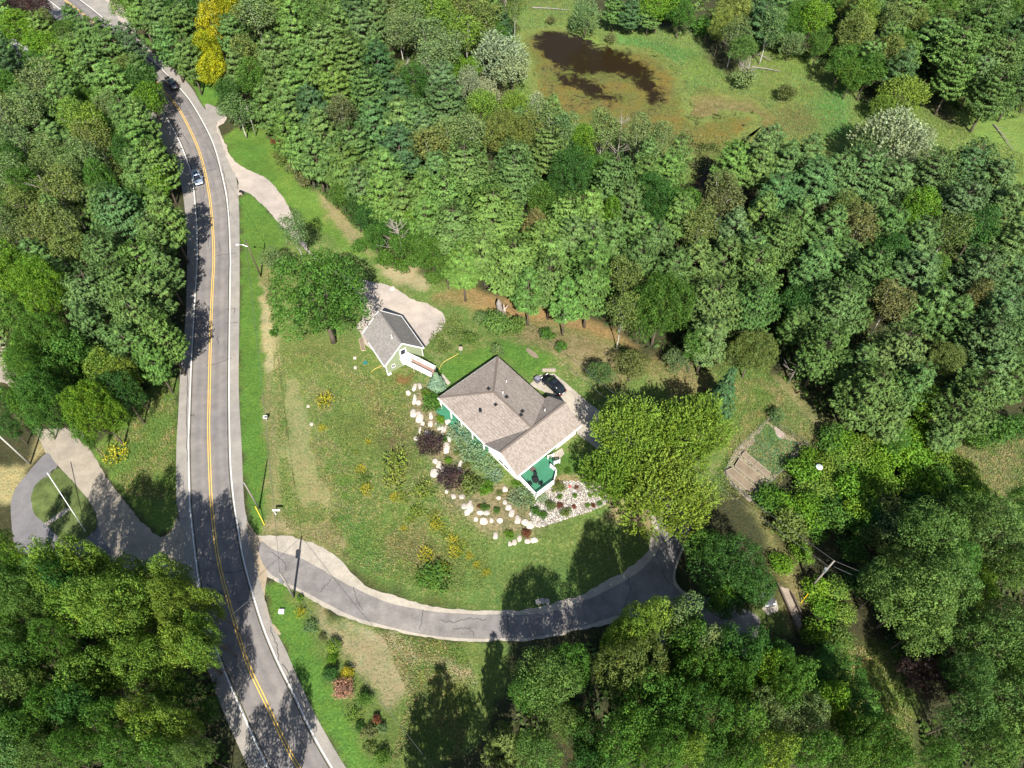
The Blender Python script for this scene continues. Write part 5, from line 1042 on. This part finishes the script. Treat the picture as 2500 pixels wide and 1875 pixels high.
tagp(MB().tube([(gx, gy, .0), (hx - .25, hy + .25, 1.6)], .06, 6).build("guy_guard", M['yellow']), "yellow guy wire guard beside the weathered roadside pole", "guy guard")
gx, gy, gz = ung(1955, 1472); tagp(MB().tube([(gx, gy, 0), (gx + (tC[0] - gx) * .24, gy + (tC[1] - gy) * .24, 2.1)], .055, 6).build("guy_guard", M['yellow']), "yellow guy wire guard beside the lower right pole", "guy guard")
fx, fy, fz = ung(210, 1299)
lp = thing("leaning_pole", (fx, fy, .08), "thin white pole leaning over the grass island", "pole")
T1 = un(115, 1154, 4.5); MB().tube([(0, 0, 0), (T1[0] - fx, T1[1] - fy, 4.4)], [.035, .06], 7).build("shaft", M['white'], lp)
def wire(a_, b_, sag, label, r=.022):
    a_, b_ = Vector(a_), Vector(b_); P = [a_.lerp(b_, i / 24) - Vector((0, 0, 4 * sag * (i / 24) * (1 - i / 24))) for i in range(25)]
    tagp(MB().tube(P, r, 5, False).build("power_line", M['wirem']), label, "power line", "overhead wires")
M['wirem'] = simple("weathered_cable", (.10, .10, .10), .6)
far = (*un(255, -40, 9), 9.0); wire(far, tA, .8, "overhead wire along the upper road shoulder to the lamp pole")
wire(tA, tB, 1.0, "overhead wire from the lamp pole down to the transformer pole", .026)
nx_, ny_ = un(1110, 1940, 9); wire(tB, (nx_, ny_, 9.0), .6, "overhead wire from the transformer pole to the lower edge")
wire(tB, (*un(470, 1580, 7.5), 7.5), .3, "overhead wire crossing the road from the transformer pole")
wire(tC, (*un(1400, 878, 8.5), 8.5), .9, "upper overhead wire from the thicket pole towards the house"); wire((tC[0] - .3, tC[1] - .3, tC[2] - 1.2), (*un(1380, 890, 7.3), 7.3), .9, "lower overhead wire from the thicket pole towards the house")
wire(tC, (*un(2560, 1570, 9), 9.0), .5, "upper overhead wire from the thicket pole to the right edge"); wire((tC[0] + .3, tC[1] - .3, tC[2] - 1.2), (*un(2560, 1600, 7.8), 7.8), .5, "lower overhead wire from the thicket pole to the right edge")
wire((*un(1400, 878, 8.5), 8.5), (*un(1180, 690, 6.5), 6.5), .5, "overhead wire over the back lawn to the wood")

# ------------------------------------------------------------------ ROCKS
def rock_mesh(seed):
    rs = random.Random(seed); bm = bmesh.new(); bmesh.ops.create_icosphere(bm, subdivisions=2, radius=1)
    from mathutils import noise
    for v in bm.verts:
        n_ = noise.noise(v.co * 1.1 + Vector((seed * 3.1, 0, 0))); v.co *= 1 + .35 * n_; v.co.z *= .62; v.co.x = max(-.85, min(.9, v.co.x)); v.co.z = min(.5, v.co.z)
    me = bpy.data.meshes.new("boulder"); bm.to_mesh(me); bm.free(); me.materials.append(M['rock']); return me
k = NT("pale_granite"); o_ = k.obj(); n1 = k.noise(2.2, 5, .65, o_); oi = k.n("ShaderNodeObjectInfo").outputs["Random"]
cc = k.mix(k.ramp(n1, [(.35, 0.0), (.65, 1.0)]), (.44, .39, .34), (.58, .55, .50)); cc = k.mix(1.0, cc, k.ramp(oi, [(0, (.75, .72, .7)), (1, (1.12, 1.05, 1.0))]), 'MULTIPLY'); k.bump(n1, .5, .08); M['rock'] = k.fin(cc, .85, 0, .2)
RM = [rock_mesh(i) for i in range(5)]
ROCKS = [(1012, 945, 5, 9), (1025, 941, 5, 8), (997, 958, 6, 6), (1012, 974, 5, 12), (1021, 981, 7, 6), (1009, 1008, 8, 9), (1022, 1007, 6, 5), (1024, 1020, 9, 10), (1032, 1032, 5, 5), (1025, 1048, 3, 8), (1052, 1014, 5, 8), (1051, 1033, 6, 8), (1064, 1036, 3, 5), (1072, 1043, 5, 7), (1080, 1045, 4, 7), (1086, 1046, 4, 8), (1094, 1028, 8, 6), (1080, 1056, 3, 5), (1043, 1057, 9, 7), (1015, 1069, 6, 5), (1074, 1070, 4, 7), (1096, 1069, 4, 8), (1090, 1090, 8, 10), (1089, 1099, 7, 6),
 (1062, 1124, 7, 6), (1071, 1133, 6, 8), (1079, 1143, 6, 6), (1061, 1154, 11, 9), (1124, 1131, 5, 8), (1122, 1143, 4, 5), (1090, 1199, 4, 4), (1107, 1210, 6, 6), (1128, 1211, 8, 5), (1233, 1193, 7, 6), (1217, 1214, 6, 4), (1133, 1235, 7, 6), (1148, 1225, 4, 5), (1147, 1238, 9, 10), (1140, 1250, 7, 6), (1172, 1250, 9, 5), (1188, 1251, 8, 5), (1162, 1266, 5, 5), (1181, 1271, 10, 7), (1200, 1269, 5, 5), (1220, 1269, 8, 6), (1233, 1225, 6, 5), (1242, 1237, 8, 7), (1249, 1252, 7, 8), (1264, 1267, 8, 9), (1281, 1273, 9, 7), (1294, 1281, 10, 8), (1210, 1306, 6, 8), (1256, 1323, 6, 6), (1245, 1326, 5, 5), (1268, 1313, 6, 7), (1288, 1320, 8, 5), (1304, 1317, 9, 6)]
def place_rock(px, py, rx, ry, lab, i, grp):
    x, y, z = ung(px, py, .2); d = depth_at(x, y, z); a_, b_ = rx * d / FPX * 1.1, ry * d / FPX / .84 * 1.1
    o = link("boulder", RM[i % 5], None, lab, "boulder", grp, loc=(x, y, z + .02)); o.scale = (a_, b_, (a_ + b_) * .42); o.rotation_euler = (0, 0, random.uniform(-.3, .3))
for i, (px, py, rx, ry) in enumerate(ROCKS):
    zone = "beside the bushes at the left roof corner" if py < 1000 else "in the rock bed between porch and left barberry" if py < 1105 else "around the right barberry" if py < 1160 else "in the rock bed below the deck" if py < 1300 else "in the lowest rock ring on the lawn"
    place_rock(px, py, rx, ry, "pale boulder " + zone, i, "boulders of the garden beds")
for i, (px, py, r, lab) in enumerate([(958, 703, 6, "round white boulder at the top edge of the barn gravel"), (866, 872, 4, "small white boulder, upper of two left of the barn"), (867, 896, 4, "small white boulder, lower of two left of the barn"), (752, 990, 4, "white stone, upper of two beside the straw strip"), (760, 1034, 5, "white stone, lower of two beside the straw strip"), (1313, 1468, 6, "grey boulder, left of three by the loop driveway"), (1325, 1466, 7, "grey boulder, middle of three by the loop driveway"), (1337, 1467, 6, "grey boulder, right of three by the loop driveway")]):
    place_rock(px, py, r, r * .9, lab, i, None)
# white pebble bed
PB = catmull(W(R(960, 1150, [(1230, 190), (1300, 110), (1450, 80), (1600, 95), (1730, 150), (1750, 250), (1650, 315), (1480, 372), (1330, 420), (1190, 460), (1140, 410), (1110, 340), (1160, 270)], 3.352)), 4, True)
sheet(PB, .02, "pebble_bed", asphalt("pebble_base", (.24, .21, .175), .3, 9), rag=.15, kind="structure")
rs3 = np.random.RandomState(3); x0, y0 = PB.min(0); x1, y1 = PB.max(0); X = rs3.rand(5200) * (x1 - x0) + x0; Y = rs3.rand(5200) * (y1 - y0) + y0; ok = inpoly(X, Y, PB); X, Y = X[ok], Y[ok]
bare = [W([p])[0] for p in ((1415, 1192), (1425, 1233), (1430, 1232))]
oc = np.array([[1, 0, 0], [0, 1, 0], [-1, 0, 0], [0, -1, 0], [0, 0, 1], [0, 0, -.3]], float); of = np.array([[0, 1, 4], [1, 2, 4], [2, 3, 4], [3, 0, 4], [1, 0, 5], [2, 1, 5], [3, 2, 5], [0, 3, 5]])
keep = np.ones(len(X), bool)
for b_ in bare: keep &= np.hypot(X - b_[0], Y - b_[1]) > .55
X, Y = X[keep], Y[keep]; S = (.07 + .13 * rs3.rand(len(X)) ** 2)[:, None, None]; a_ = rs3.rand(len(X)) * 6.28
rot = np.stack([np.stack([np.cos(a_), -np.sin(a_)], -1), np.stack([np.sin(a_), np.cos(a_)], -1)], 1)
V = oc[None] * S * np.array([1.2, .9, .7]); V[..., :2] = np.einsum('nij,nkj->nki', rot, V[..., :2]); V += np.stack([X, Y, gh(X, Y) + .04], -1)[:, None]
F = (of[None] + 6 * np.arange(len(X))[:, None, None]).reshape(-1, 3)
k = NT("white_pebbles"); at = k.n("ShaderNodeAttribute", attribute_name="tint"); pm = k.fin(at.outputs["Color"], .8, 0, .2)
tint = np.repeat(np.clip(np.array([[.42, .385, .34]]) * (1 + .28 * rs3.normal(size=(len(X), 1))), .2, .85), 6, 0)
link("pebbles", mesh_np("pebbles", V.reshape(-1, 3), F, pm, tint), None, "white pebbles scattered over the bed below the deck", "pebbles", kind="stuff")

# ------------------------------------------------------------------ GARDEN, BEDS AND SMALL THINGS
def plank_box(name, pts, hgt, label, cat, group=None, soil=True, thick=.07, mat='wood', z=0):
    o = thing(name, (pts[0][0], pts[0][1], float(gh(*pts[0])) + z), label, cat, group); P = [Vector((p[0] - pts[0][0], p[1] - pts[0][1], 0)) for p in pts]
    m = MB()
    for i in range(len(P)): a_, b_ = P[i], P[(i + 1) % len(P)]; m.beam(a_ + Vector((0, 0, hgt / 2)), b_ + Vector((0, 0, hgt / 2)), thick, hgt)
    m.build("frame", M[mat], o)
    if soil: m = MB(); m.add([(p.x, p.y, hgt * .8) for p in P], [tuple(range(len(P)))]); m.build("soil", M['soil'], o)
    return o
M['soil'] = asphalt("dry_soil", (.20, .16, .115), .25, 6); M['boards'] = simple("sunbleached_boards", (.34, .29, .23), .8, var=.15, scale=3)
G = lambda pts: [tuple(un(px, py, .3)) for px, py in R(1750, 1000, pts, 6.913)]
plank_box("raised_bed", G([(380, 830), (790, 1165), (690, 1270), (305, 950)])[::-1], .45, "long wooden raised bed, nearer the fenced green plot", "raised bed", "raised beds", mat='boards')
plank_box("raised_bed", G([(265, 985), (650, 1310), (555, 1395), (140, 1040)])[::-1], .45, "long wooden raised bed, lower left of the pair", "raised bed", "raised beds", mat='boards')
cf = plank_box("cold_frame", G([(475, 710), (905, 1070), (850, 1135), (420, 760)])[::-1], .4, "narrow divided wooden frame beside the fenced green plot", "cold frame", mat='boards')
g4 = G([(475, 710), (905, 1070), (850, 1135), (420, 760)]); m = MB(); o0 = Vector((*G([(420, 760)])[0], 0))
for t in (.25, .5, .75):
    a_ = Vector((*g4[0], 0)).lerp(Vector((*g4[1], 0)), t); b_ = Vector((*g4[3], 0)).lerp(Vector((*g4[2], 0)), t); o1 = Vector((cf.location.x, cf.location.y, 0)); m.beam(a_ - o1 + Vector((0, 0, .26)), b_ - o1 + Vector((0, 0, .26)), .06, .34)
m.build("divider", M['boards'], cf)
gp = W(R(1750, 1000, [(850, 200), (1130, 380), (1515, 620), (1210, 930), (830, 1310), (560, 1570), (225, 1250), (120, 1050), (300, 710)], 6.913))
sheet(gp, .02, "garden_path", asphalt("pinkish_pavers", (.30, .25, .215), .3, 3), kind="structure", rag=.05)
sheet(catmull(W(R(1750, 1000, [(830, 240), (950, 320), (1040, 480), (1200, 500), (1390, 600), (1250, 760), (1240, 880), (1060, 1060), (930, 1080), (760, 970), (500, 700), (640, 560), (640, 430), (720, 400)], 6.913)), 3, True), .045, "garden_lawn", asphalt("plot_green", (.055, .125, .05), .4, 2), rag=.1, kind="structure")
fn = thing("garden_fence", (gp[0][0], gp[0][1], 0), "low wire fence on thin posts around the vegetable plot", "fence")
for p in resample(np.r_[gp, gp[:1]], 19)[:-1]: MB().tube([(p[0] - gp[0][0], p[1] - gp[0][1], -.2), (p[0] - gp[0][0], p[1] - gp[0][1], 1.2)], .045, 6).build("post", M['bark_grey'], fn)
m = MB()
for i in range(len(gp)):
    a_, b_ = gp[i] - gp[0], gp[(i + 1) % len(gp)] - gp[0]
    for zz in (.4, .8, 1.15): m.tube([(a_[0], a_[1], zz), (b_[0], b_[1], zz)], .012, 4)
m.build("wires", M['metal'], fn)
x, y, z = ung(2000, 1141, 3.2); sdh = thing("garden_parasol", (x, y, z), "pale round parasol standing in the yellow-green thicket", "parasol")
MB().tube([(0, 0, -.1), (0, 0, 3.5)], .03, 6).build("pole", M['metal'], sdh)
m = MB(); m.v = [(0, 0, 3.5)] + [(.5 * math.cos(i * math.pi / 8), .5 * math.sin(i * math.pi / 8), 3.3) for i in range(16)]; m.f = [(0, i + 1, (i + 1) % 16 + 1) for i in range(16)]; m.build("canopy", simple("pale_canvas", (.5, .58, .56), .7), sdh)
# sunken stone bed at lower right, with retaining walls
SB = [ung(*p)[:2] for p in R(1820, 1340, [(530, 610), (640, 660), (730, 670), (830, 880), (930, 1090), (950, 1300), (890, 1410), (760, 1150), (640, 890)], 6.913)]
sheet(SB, .02, "stony_path", asphalt("stony_ground", (.26, .215, .17), .4, 4), kind="structure", rag=.03)
for a_, b_, lab in (((528, 600), (885, 1415), "long timber edging wall on the left of the stony strip"), ((770, 770), (925, 1110), "short timber edging wall on the right of the stony strip")):
    A_, B_ = [ung(*p) for p in R(1820, 1340, [a_, b_], 6.913)]; w_ = thing("edging_wall", A_, lab, "wall")
    for i in range(3): MB().beam((0, 0, .12 + .2 * i), (B_[0] - A_[0], B_[1] - A_[1], .12 + .2 * i), .2, .19).build("timber", M['bark'], w_)
# curved low wall at the loop driveway
cw = resample(catmull(W(R(1200, 1250, [(1262, 150), (1235, 240), (1205, 320), (1182, 400), (1185, 460), (1230, 520), (1290, 560)])), 5), 16); m = MB(); c0 = cw[0]
for i in range(15): m.beam((cw[i][0] - c0[0], cw[i][1] - c0[1], .2), (cw[i + 1][0] - c0[0], cw[i + 1][1] - c0[1], .2), .3, .5)
tagp(m.build("retaining_wall", M['concrete']), "low curved concrete wall where the loop driveway forks", "wall").location = (c0[0], c0[1], 0)
# snag, dead trees and logs
def dead(px, py, H, r, label, seed, mat='bark_grey', n=14, spread=.5, lean=(0, 0)):
    rs = random.Random(seed); x, y, z = ung(px, py); o = thing("dead_tree", (x, y, z), label, "dead tree")
    T_ = Vector((lean[0], lean[1], H)); MB().tube([(0, 0, -.2), T_ * .5 + Vector((.15, -.1, 0)), T_], [r * 1.2, r * .8, r * .2], 7).build("trunk", M[mat], o, True); m = MB()
    for i in range(n):
        t = rs.uniform(.3, .95); a_ = rs.random() * 6.28; L = H * spread * (1.1 - t) * rs.uniform(.6, 1.2) + .4; p = T_ * t; q_ = p + Vector((math.cos(a_) * L, math.sin(a_) * L, L * .7)); mid = p.lerp(q_, .5) + Vector((rs.uniform(-.2, .2), rs.uniform(-.2, .2), -.1)); m.tube([p, mid, q_], [r * .4, r * .25, .02], 5)
        for j in range(3): q2 = mid.lerp(q_, rs.random()) + Vector((rs.uniform(-1, 1), rs.uniform(-1, 1), rs.uniform(.2, 1))) * L * .35; m.tube([mid, q2], [r * .2, .015], 4)
    m.build("branches", M[mat], o); return o
for i, (px, py, H, r, lab) in enumerate([(100, 520, 11, .16, "bare grey tree, upper left wood, left of the pines"), (118, 610, 12, .16, "bare pale tree, left wood above the bright maples"), (30, 620, 11, .16, "bare forked tree at the left edge"), (180, 560, 13, .14, "slim dead birch in the left wood"), (1012, 280, 13, .2, "split dead trunk among the upper trees"), (984, 640, 10, .2, "dead pine trunk at the wood edge behind the barn"), (1925, 930, 7, .2, "leafless grey tree at the edge of the right wood"), (1812, 215, 8, .15, "bare branches of a dead tree right of the pond"), (2330, 1640, 9, .14, "dead tree in the shade of the feathery trees"), (1500, 420, 13, .14, "white-limbed dead tree below the pond"), (1335, 420, 13, .13, "thin white dead stem left of the pond pines"), (215, 1530, 9, .12, "dead branches inside the lower left trees")]): dead(px, py, H, r, lab, 40 + i)
x, y, z = ung(1222, 772); sn = thing("broken_snag", (x, y, z), "broad broken grey tree snag behind the shrub cluster", "dead tree")
MB().tube([(0, 0, -.2), (-.1, 0, 1.6), (-.25, .1, 3.3), (-.3, .1, 4.2)], [.75, .55, .48, .12], 9).build("trunk", M['bark_grey'], sn)
m = MB(); m.tube([(.6, -.2, 0), (.75, 0, 1.5), (.55, .1, 3.0)], [.3, .22, .05], 6); m.tube([(.2, 0, .9), (1.4, .3, 2.6)], [.16, .05], 5); m.tube([(.4, -.6, .1), (.9, -1.8, .15)], [.2, .1], 6); m.build("broken_limbs", simple("pale_split_wood", (.48, .38, .32), .85, var=.3), sn)
for i, (px, py, H, lab) in enumerate([(1234, 118, 17, "tall bare pale trunk left of the pond"), (768, 456, 7, "left of two bare pine trunks at the lawn edge"), (778, 452, 6.5, "right of two bare pine trunks at the lawn edge"), (1287, 748, 4.5, "leaning pale trunk at the wood edge behind the house")]):
    x, y, z = ung(px, py); o = thing("bare_trunk", (x, y, z), lab, "tree trunk"); MB().tube([(0, 0, -.2), (.1, .1, H * .5), (.3 if i != 3 else 1.3, .2, H)], [.27, .22, .12], 8).build("trunk", M['bark_grey'], o, True); m = MB()
    for j in range(4): m.tube([(.1, .1, H * (.5 + .12 * j)), (.1 + math.cos(j * 2) * 1.1, .1 + math.sin(j * 2) * 1.1, H * (.55 + .12 * j))], [.06, .02], 5)
    m.build("limbs", M['bark_grey'], o)
for px, py, qx, qy, lab in [(1835, 165, 1905, 178, "fallen bleached log in the marsh grass"), (1840, 130, 1880, 152, "upper fallen bleached branch in the marsh"), (2425, 305, 2470, 370, "fallen dead pine in the right meadow"), (1300, 20, 1390, 28, "fallen grey log at the top of the marsh"), (954, 570, 975, 572, "fallen pale log at the wood edge")]:
    a_, b_ = ung(px, py), ung(qx, qy); m = MB(); d_ = Vector((b_[0] - a_[0], b_[1] - a_[1], .2)); m.tube([(0, 0, .2), d_ * .5 + Vector((.1, 0, .3)), d_ + Vector((0, 0, .15))], [.16, .12, .05], 6)
    for j in range(7): t = .15 + .12 * j; s_ = (-1) ** j; p = d_ * t + Vector((0, 0, .25)); m.tube([p, p + Vector((-d_.y, d_.x, 0)).normalized() * s_ * 1.3 + Vector((0, 0, .5)) + d_.normalized() * .6], [.05, .015], 4)
    tagp(m.build("fallen_log", M['bark_grey']), lab, "log").location = a_
# small objects
x, y, z = ung(1126, 866); bf = thing("bird_feeder", (x, y, z), "wooden platform bird feeder on a post beside the lawn", "bird feeder")
MB().tube([(0, 0, -.1), (0, 0, 1.5)], .05, 6).build("post", M['metal'], bf); MB().box(-.32, .32, -.28, .28, 1.5, 1.58).box(-.3, .3, -.26, .26, 1.85, 1.9).build("platform", M['boards'], bf)
def hose(px, lab):
    P = catmull([ung(*p) for p in px], 8); tagp(MB().tube([(p[0], p[1], float(gh(p[0], p[1])) + .04) for p in P], .045, 5).build("garden_hose", M['hose']), lab, "hose")
M['hose'] = simple("yellow_hose", (.62, .46, .12), .6)
hose([(1119, 864), (1105, 872), (1090, 880), (1078, 890), (1072, 903)], "yellow hose curving along the lawn edge to the bird feeder"); hose([(906, 909), (915, 901), (925, 897), (932, 893)], "yellow hose left of the barn corner")
x, y, z = ung(892, 886); tagp(MB().tube([(0, 0, -.05), (0, 0, .12)], .38, 18).build("septic_lid", simple("teal_plastic", (.03, .16, .15), .6)), "round teal septic lid in the grass left of the barn", "lid").location = (x, y, z)
plank_box("sand_frame", [ung(*p)[:2] for p in R(860, 720, [(120, 795), (195, 775), (240, 1000), (165, 1010)], 7.373)][::-1], .12, "narrow dirt-filled frame left of the barn", "planter", mat='wood')
x, y, z = ung(1312, 926, .5); ac = thing("utility_box", (x, y, z), "dark grey utility box against the back wall of the house", "utility box", None, HA)
MB().box(-.45, .45, -.4, .4, 0, .85).build("casing", simple("dark_grey_metal", (.09, .09, .12), .5), ac); MB().box(-.38, .38, -.33, .33, .853, .9).build("lid", simple("grey_lid", (.2, .2, .25), .4), ac)
for px, py, w_, lab, dark_ in ((649, 1021, .5, "white mailbox with black flap on the roadside strip", True), (1563 / 2.6543, 1248 / 2.6543, .5, "dark mailbox at the mouth of the gravel driveway", None)):
    x, y, z = ung(px, py, .8); mbx = thing("mailbox", (x, y, z), lab, "mailbox"); MB().box(-.06, .06, -.06, .06, -.1, .95).build("post", M['wood'], mbx)
    MB().box(-.3, .3, -.2, .2, .95, 1.3).build("box", M['white'] if dark_ else M['black'], mbx); MB().box(-.1, .32, -.22, .0, 1.3, 1.36).build("flap", M['black'], mbx)
x, y, z = ung(674, 1256); sg = thing("sign_post", (x, y, z), "white post with a white sign arm beside the meadow edge", "sign"); MB().box(-.06, .06, -.06, .06, -.1, 1.4).build("post", M['white'], sg); MB().box(-.15, .95, -.08, .08, 1.25, 1.5).build("arm", M['white'], sg)
x, y, z = ung(688, 1494); tagp(MB().box(-.35, .35, -.28, .28, .0, .35, .4).build("marker_box", M['white']), "small white box on the grass by the road", "box").location = (x, y, z)
x, y, z = ung(1379, 778); m = MB(); m.v = [(-.8, .3, .1), (.8, .35, .1), (0, -1.0, .05), (0, 0, 1.5), (-.5, .2, .8), (.5, .3, .85)]; m.f = [(0, 2, 3, 4), (2, 1, 5, 3), (1, 0, 4, 5), (4, 3, 5), (0, 1, 2)]
tagp(m.build("garden_tarp", M['white']), "crumpled white tarp at the wood edge behind the house", "tarp").location = (x, y, z)
x, y, z = ung(1391, 1190); tagp(MB().tube([(0, 0, 0), (0, 0, .32), (0, 0, .34)], [.14, .22, .05], 12).build("flower_pot", simple("red_pot", (.5, .1, .08), .6)), "small red flower pot in the white pebbles", "flower pot").location = (x, y, z)
x, y, z = ung(1340, 905); tagp(MB().box(-1.1, 1.1, -.25, .25, 0, .3, .75).build("low_planter", M['boards']), "low pale stone edging at the end of the concrete drive", "edging").location = (x, y, z)
x, y, z = ung(1298, 858); tagp(MB().tube([(-1.1, .7, .05), (1.1, -.7, .05)], [.0, .0], 3).build("x", M['soil']), "x y z w", "x") if False else None
sheet(catmull(W(R(1200, 600, [(222, 670), (245, 665), (305, 720), (290, 730), (240, 700)])), 4, True), .03, "dirt_patch", M['soil'], rag=.1, kind="structure")
# partly hidden white-roofed houses at the upper left edge
for (px, py), rz, L_, W_, lab in (((2, 78), .5, 9, 6, "white-roofed house at the upper left edge behind trees"), ((30, 122), .2, 8, 5, "low pale shed under the bright upper left trees"), ((168, 188), .75, 7, 5, "dark-roofed shed in shade between upper left trees")):
    x, y, z = ung(px, py, 3); hb = thing("small_house", (x, y, 0), lab, "house", None, rz); dark_ = "dark" in lab
    m = MB(); m.add([(-L_ / 2, -W_ / 2, 2.4), (L_ / 2, -W_ / 2, 2.4), (L_ / 2, 0, 3.8), (-L_ / 2, 0, 3.8), (-L_ / 2, W_ / 2, 2.4), (L_ / 2, W_ / 2, 2.4)], [(0, 1, 2, 3), (3, 2, 5, 4), (4, 5, 1, 0)]); m.build("roof", M['black'] if dark_ else M['metal'], hb)
    m = MB(); m.box(-L_ / 2 + .4, L_ / 2 - .4, -W_ / 2 + .4, W_ / 2 - .4, -.1, 2.38); m.build("wall", M['white'] if not dark_ else M['bark'], hb)
    window(hb, (0, -W_ / 2 + .4, 1.4), (1, 0, 0), (0, -1, 0), 1.1, .9, 2)

# ------------------------------------------------------------------ GRASS, WEEDS AND UNDERGROWTH (stuff)
def blades(name, polys, n, ln, wd, cols, label, cat, seed, up=1.0, excl=(), clump=3.0, mat='leaf', thr=.42, color=(1, 1, 1)):
    rs = np.random.RandomState(seed); Xs = []; Ys = []
    Ws = [W(p) for p in polys]; A_ = []
    for w_ in Ws: x_, y_ = w_[:, 0], w_[:, 1]; A_.append(abs(np.dot(x_, np.roll(y_, 1)) - np.dot(y_, np.roll(x_, 1))) / 2)
    for w_, a_ in zip(Ws, A_):
        k_ = int(n * a_ / sum(A_)); lo_, hi_ = w_.min(0), w_.max(0); X = rs.rand(k_ * 3) * (hi_[0] - lo_[0]) + lo_[0]; Y = rs.rand(k_ * 3) * (hi_[1] - lo_[1]) + lo_[1]
        ok = inpoly(X, Y, w_) & (fbm(X, Y, clump, seed) > thr)
        for e_ in excl: ok &= ~inpoly(X, Y, e_)
        Xs.append(X[ok][:k_]); Ys.append(Y[ok][:k_])
    X = np.concatenate(Xs); Y = np.concatenate(Ys); n_ = len(X); L = ln * (.5 + rs.rand(n_)); Ax = unit(rs.normal(size=(n_, 3)) * .6 + np.array([0, 0, up])); P = np.stack([X, Y, gh(X, Y) + L * .35], -1)
    cols = np.array(cols); ci = (fbm(X, Y, clump * 1.7, seed + 7) * 1.6 - .3 + rs.normal(size=n_) * .12); ci = np.clip((ci * len(cols)).astype(int), 0, len(cols) - 1)
    V, F, T = cards(P, rs.normal(size=(n_, 3)) + np.array([0, -.3, .6]), L, wd, Ax, np.clip(cols[ci] * (1 + .2 * rs.normal(size=(n_, 1))), 0, 1), rs)
    o = link(name, mesh_np(name, V, F, M[mat], T), None, label, cat, kind="stuff"); o.color = (*color, 1); return o
HX = [W([(1060, 965), (1215, 860), (1350, 960), (1430, 1040), (1365, 1185), (1305, 1215), (1180, 1090)]), W([(880, 810), (980, 765), (1040, 860), (950, 920)]), W(gd)]
MEADOW = [(660, 860), (760, 860), (870, 900), (960, 925), (1010, 960), (1000, 1060), (1060, 1180), (1130, 1260), (1200, 1320), (1180, 1440), (1080, 1450), (930, 1410), (800, 1340), (700, 1290), (665, 1200)]
blades("meadow_grass", [MEADOW], 60000, .26, .07, [(.16, .22, .06), (.21, .26, .07), (.14, .25, .05), (.34, .30, .15), (.19, .19, .065), (.13, .25, .04)], "tall uneven meadow grass between road and house", "meadow grass", 21, excl=HX + [W(ZONES[16][0]), W(ZONES[18][0])], thr=.25)
blades("marsh_grass", [ZONES[0][0]], 60000, .45, .09, [(.12, .20, .05), (.15, .22, .06), (.21, .22, .09), (.10, .21, .07), (.18, .18, .07)], "pale marsh grass and reeds around the pond", "marsh grass", 22, excl=[W(R(1200, 0, [(165, 200), (480, 165), (700, 270), (1000, 320), (1250, 520), (1290, 760), (1100, 980), (700, 860), (300, 700), (160, 300)])), W(ZONES[1][0])], clump=7, thr=.2)
blades("rough_grass", [[(1570, 880), (1850, 880), (2010, 1060), (1890, 1200), (1700, 1240), (1780, 1100)], R(1800, 600, [(1300, 1250), (1880, 1250), (1880, 1700), (1550, 1650)]), R(1800, 1250, [(640, 860), (820, 870), (1000, 900), (1120, 1200), (1150, 1640), (1000, 1640), (850, 1500), (700, 1330)]), R(0, 600, [(1060, 880), (1140, 860), (1130, 1659), (830, 1620), (620, 1330), (850, 1150)]), R(600, 1250, [(880, 780), (1400, 860), (1500, 1100), (1400, 1600), (950, 1600), (1050, 1200)])], 60000, .28, .08, [(.14, .23, .055), (.19, .22, .07), (.30, .25, .12), (.13, .22, .045)], "rough ungrazed grass on the verges and clearings", "rough grass", 23, thr=.2)
blades("undergrowth", [F_[0] for F_ in FOREST], 70000, .8, .5, [(.06, .12, .025), (.045, .09, .02), (.09, .16, .03), (.07, .10, .03)], "leafy undergrowth on the forest floor", "undergrowth", 24, up=.2, clump=5, thr=.4)
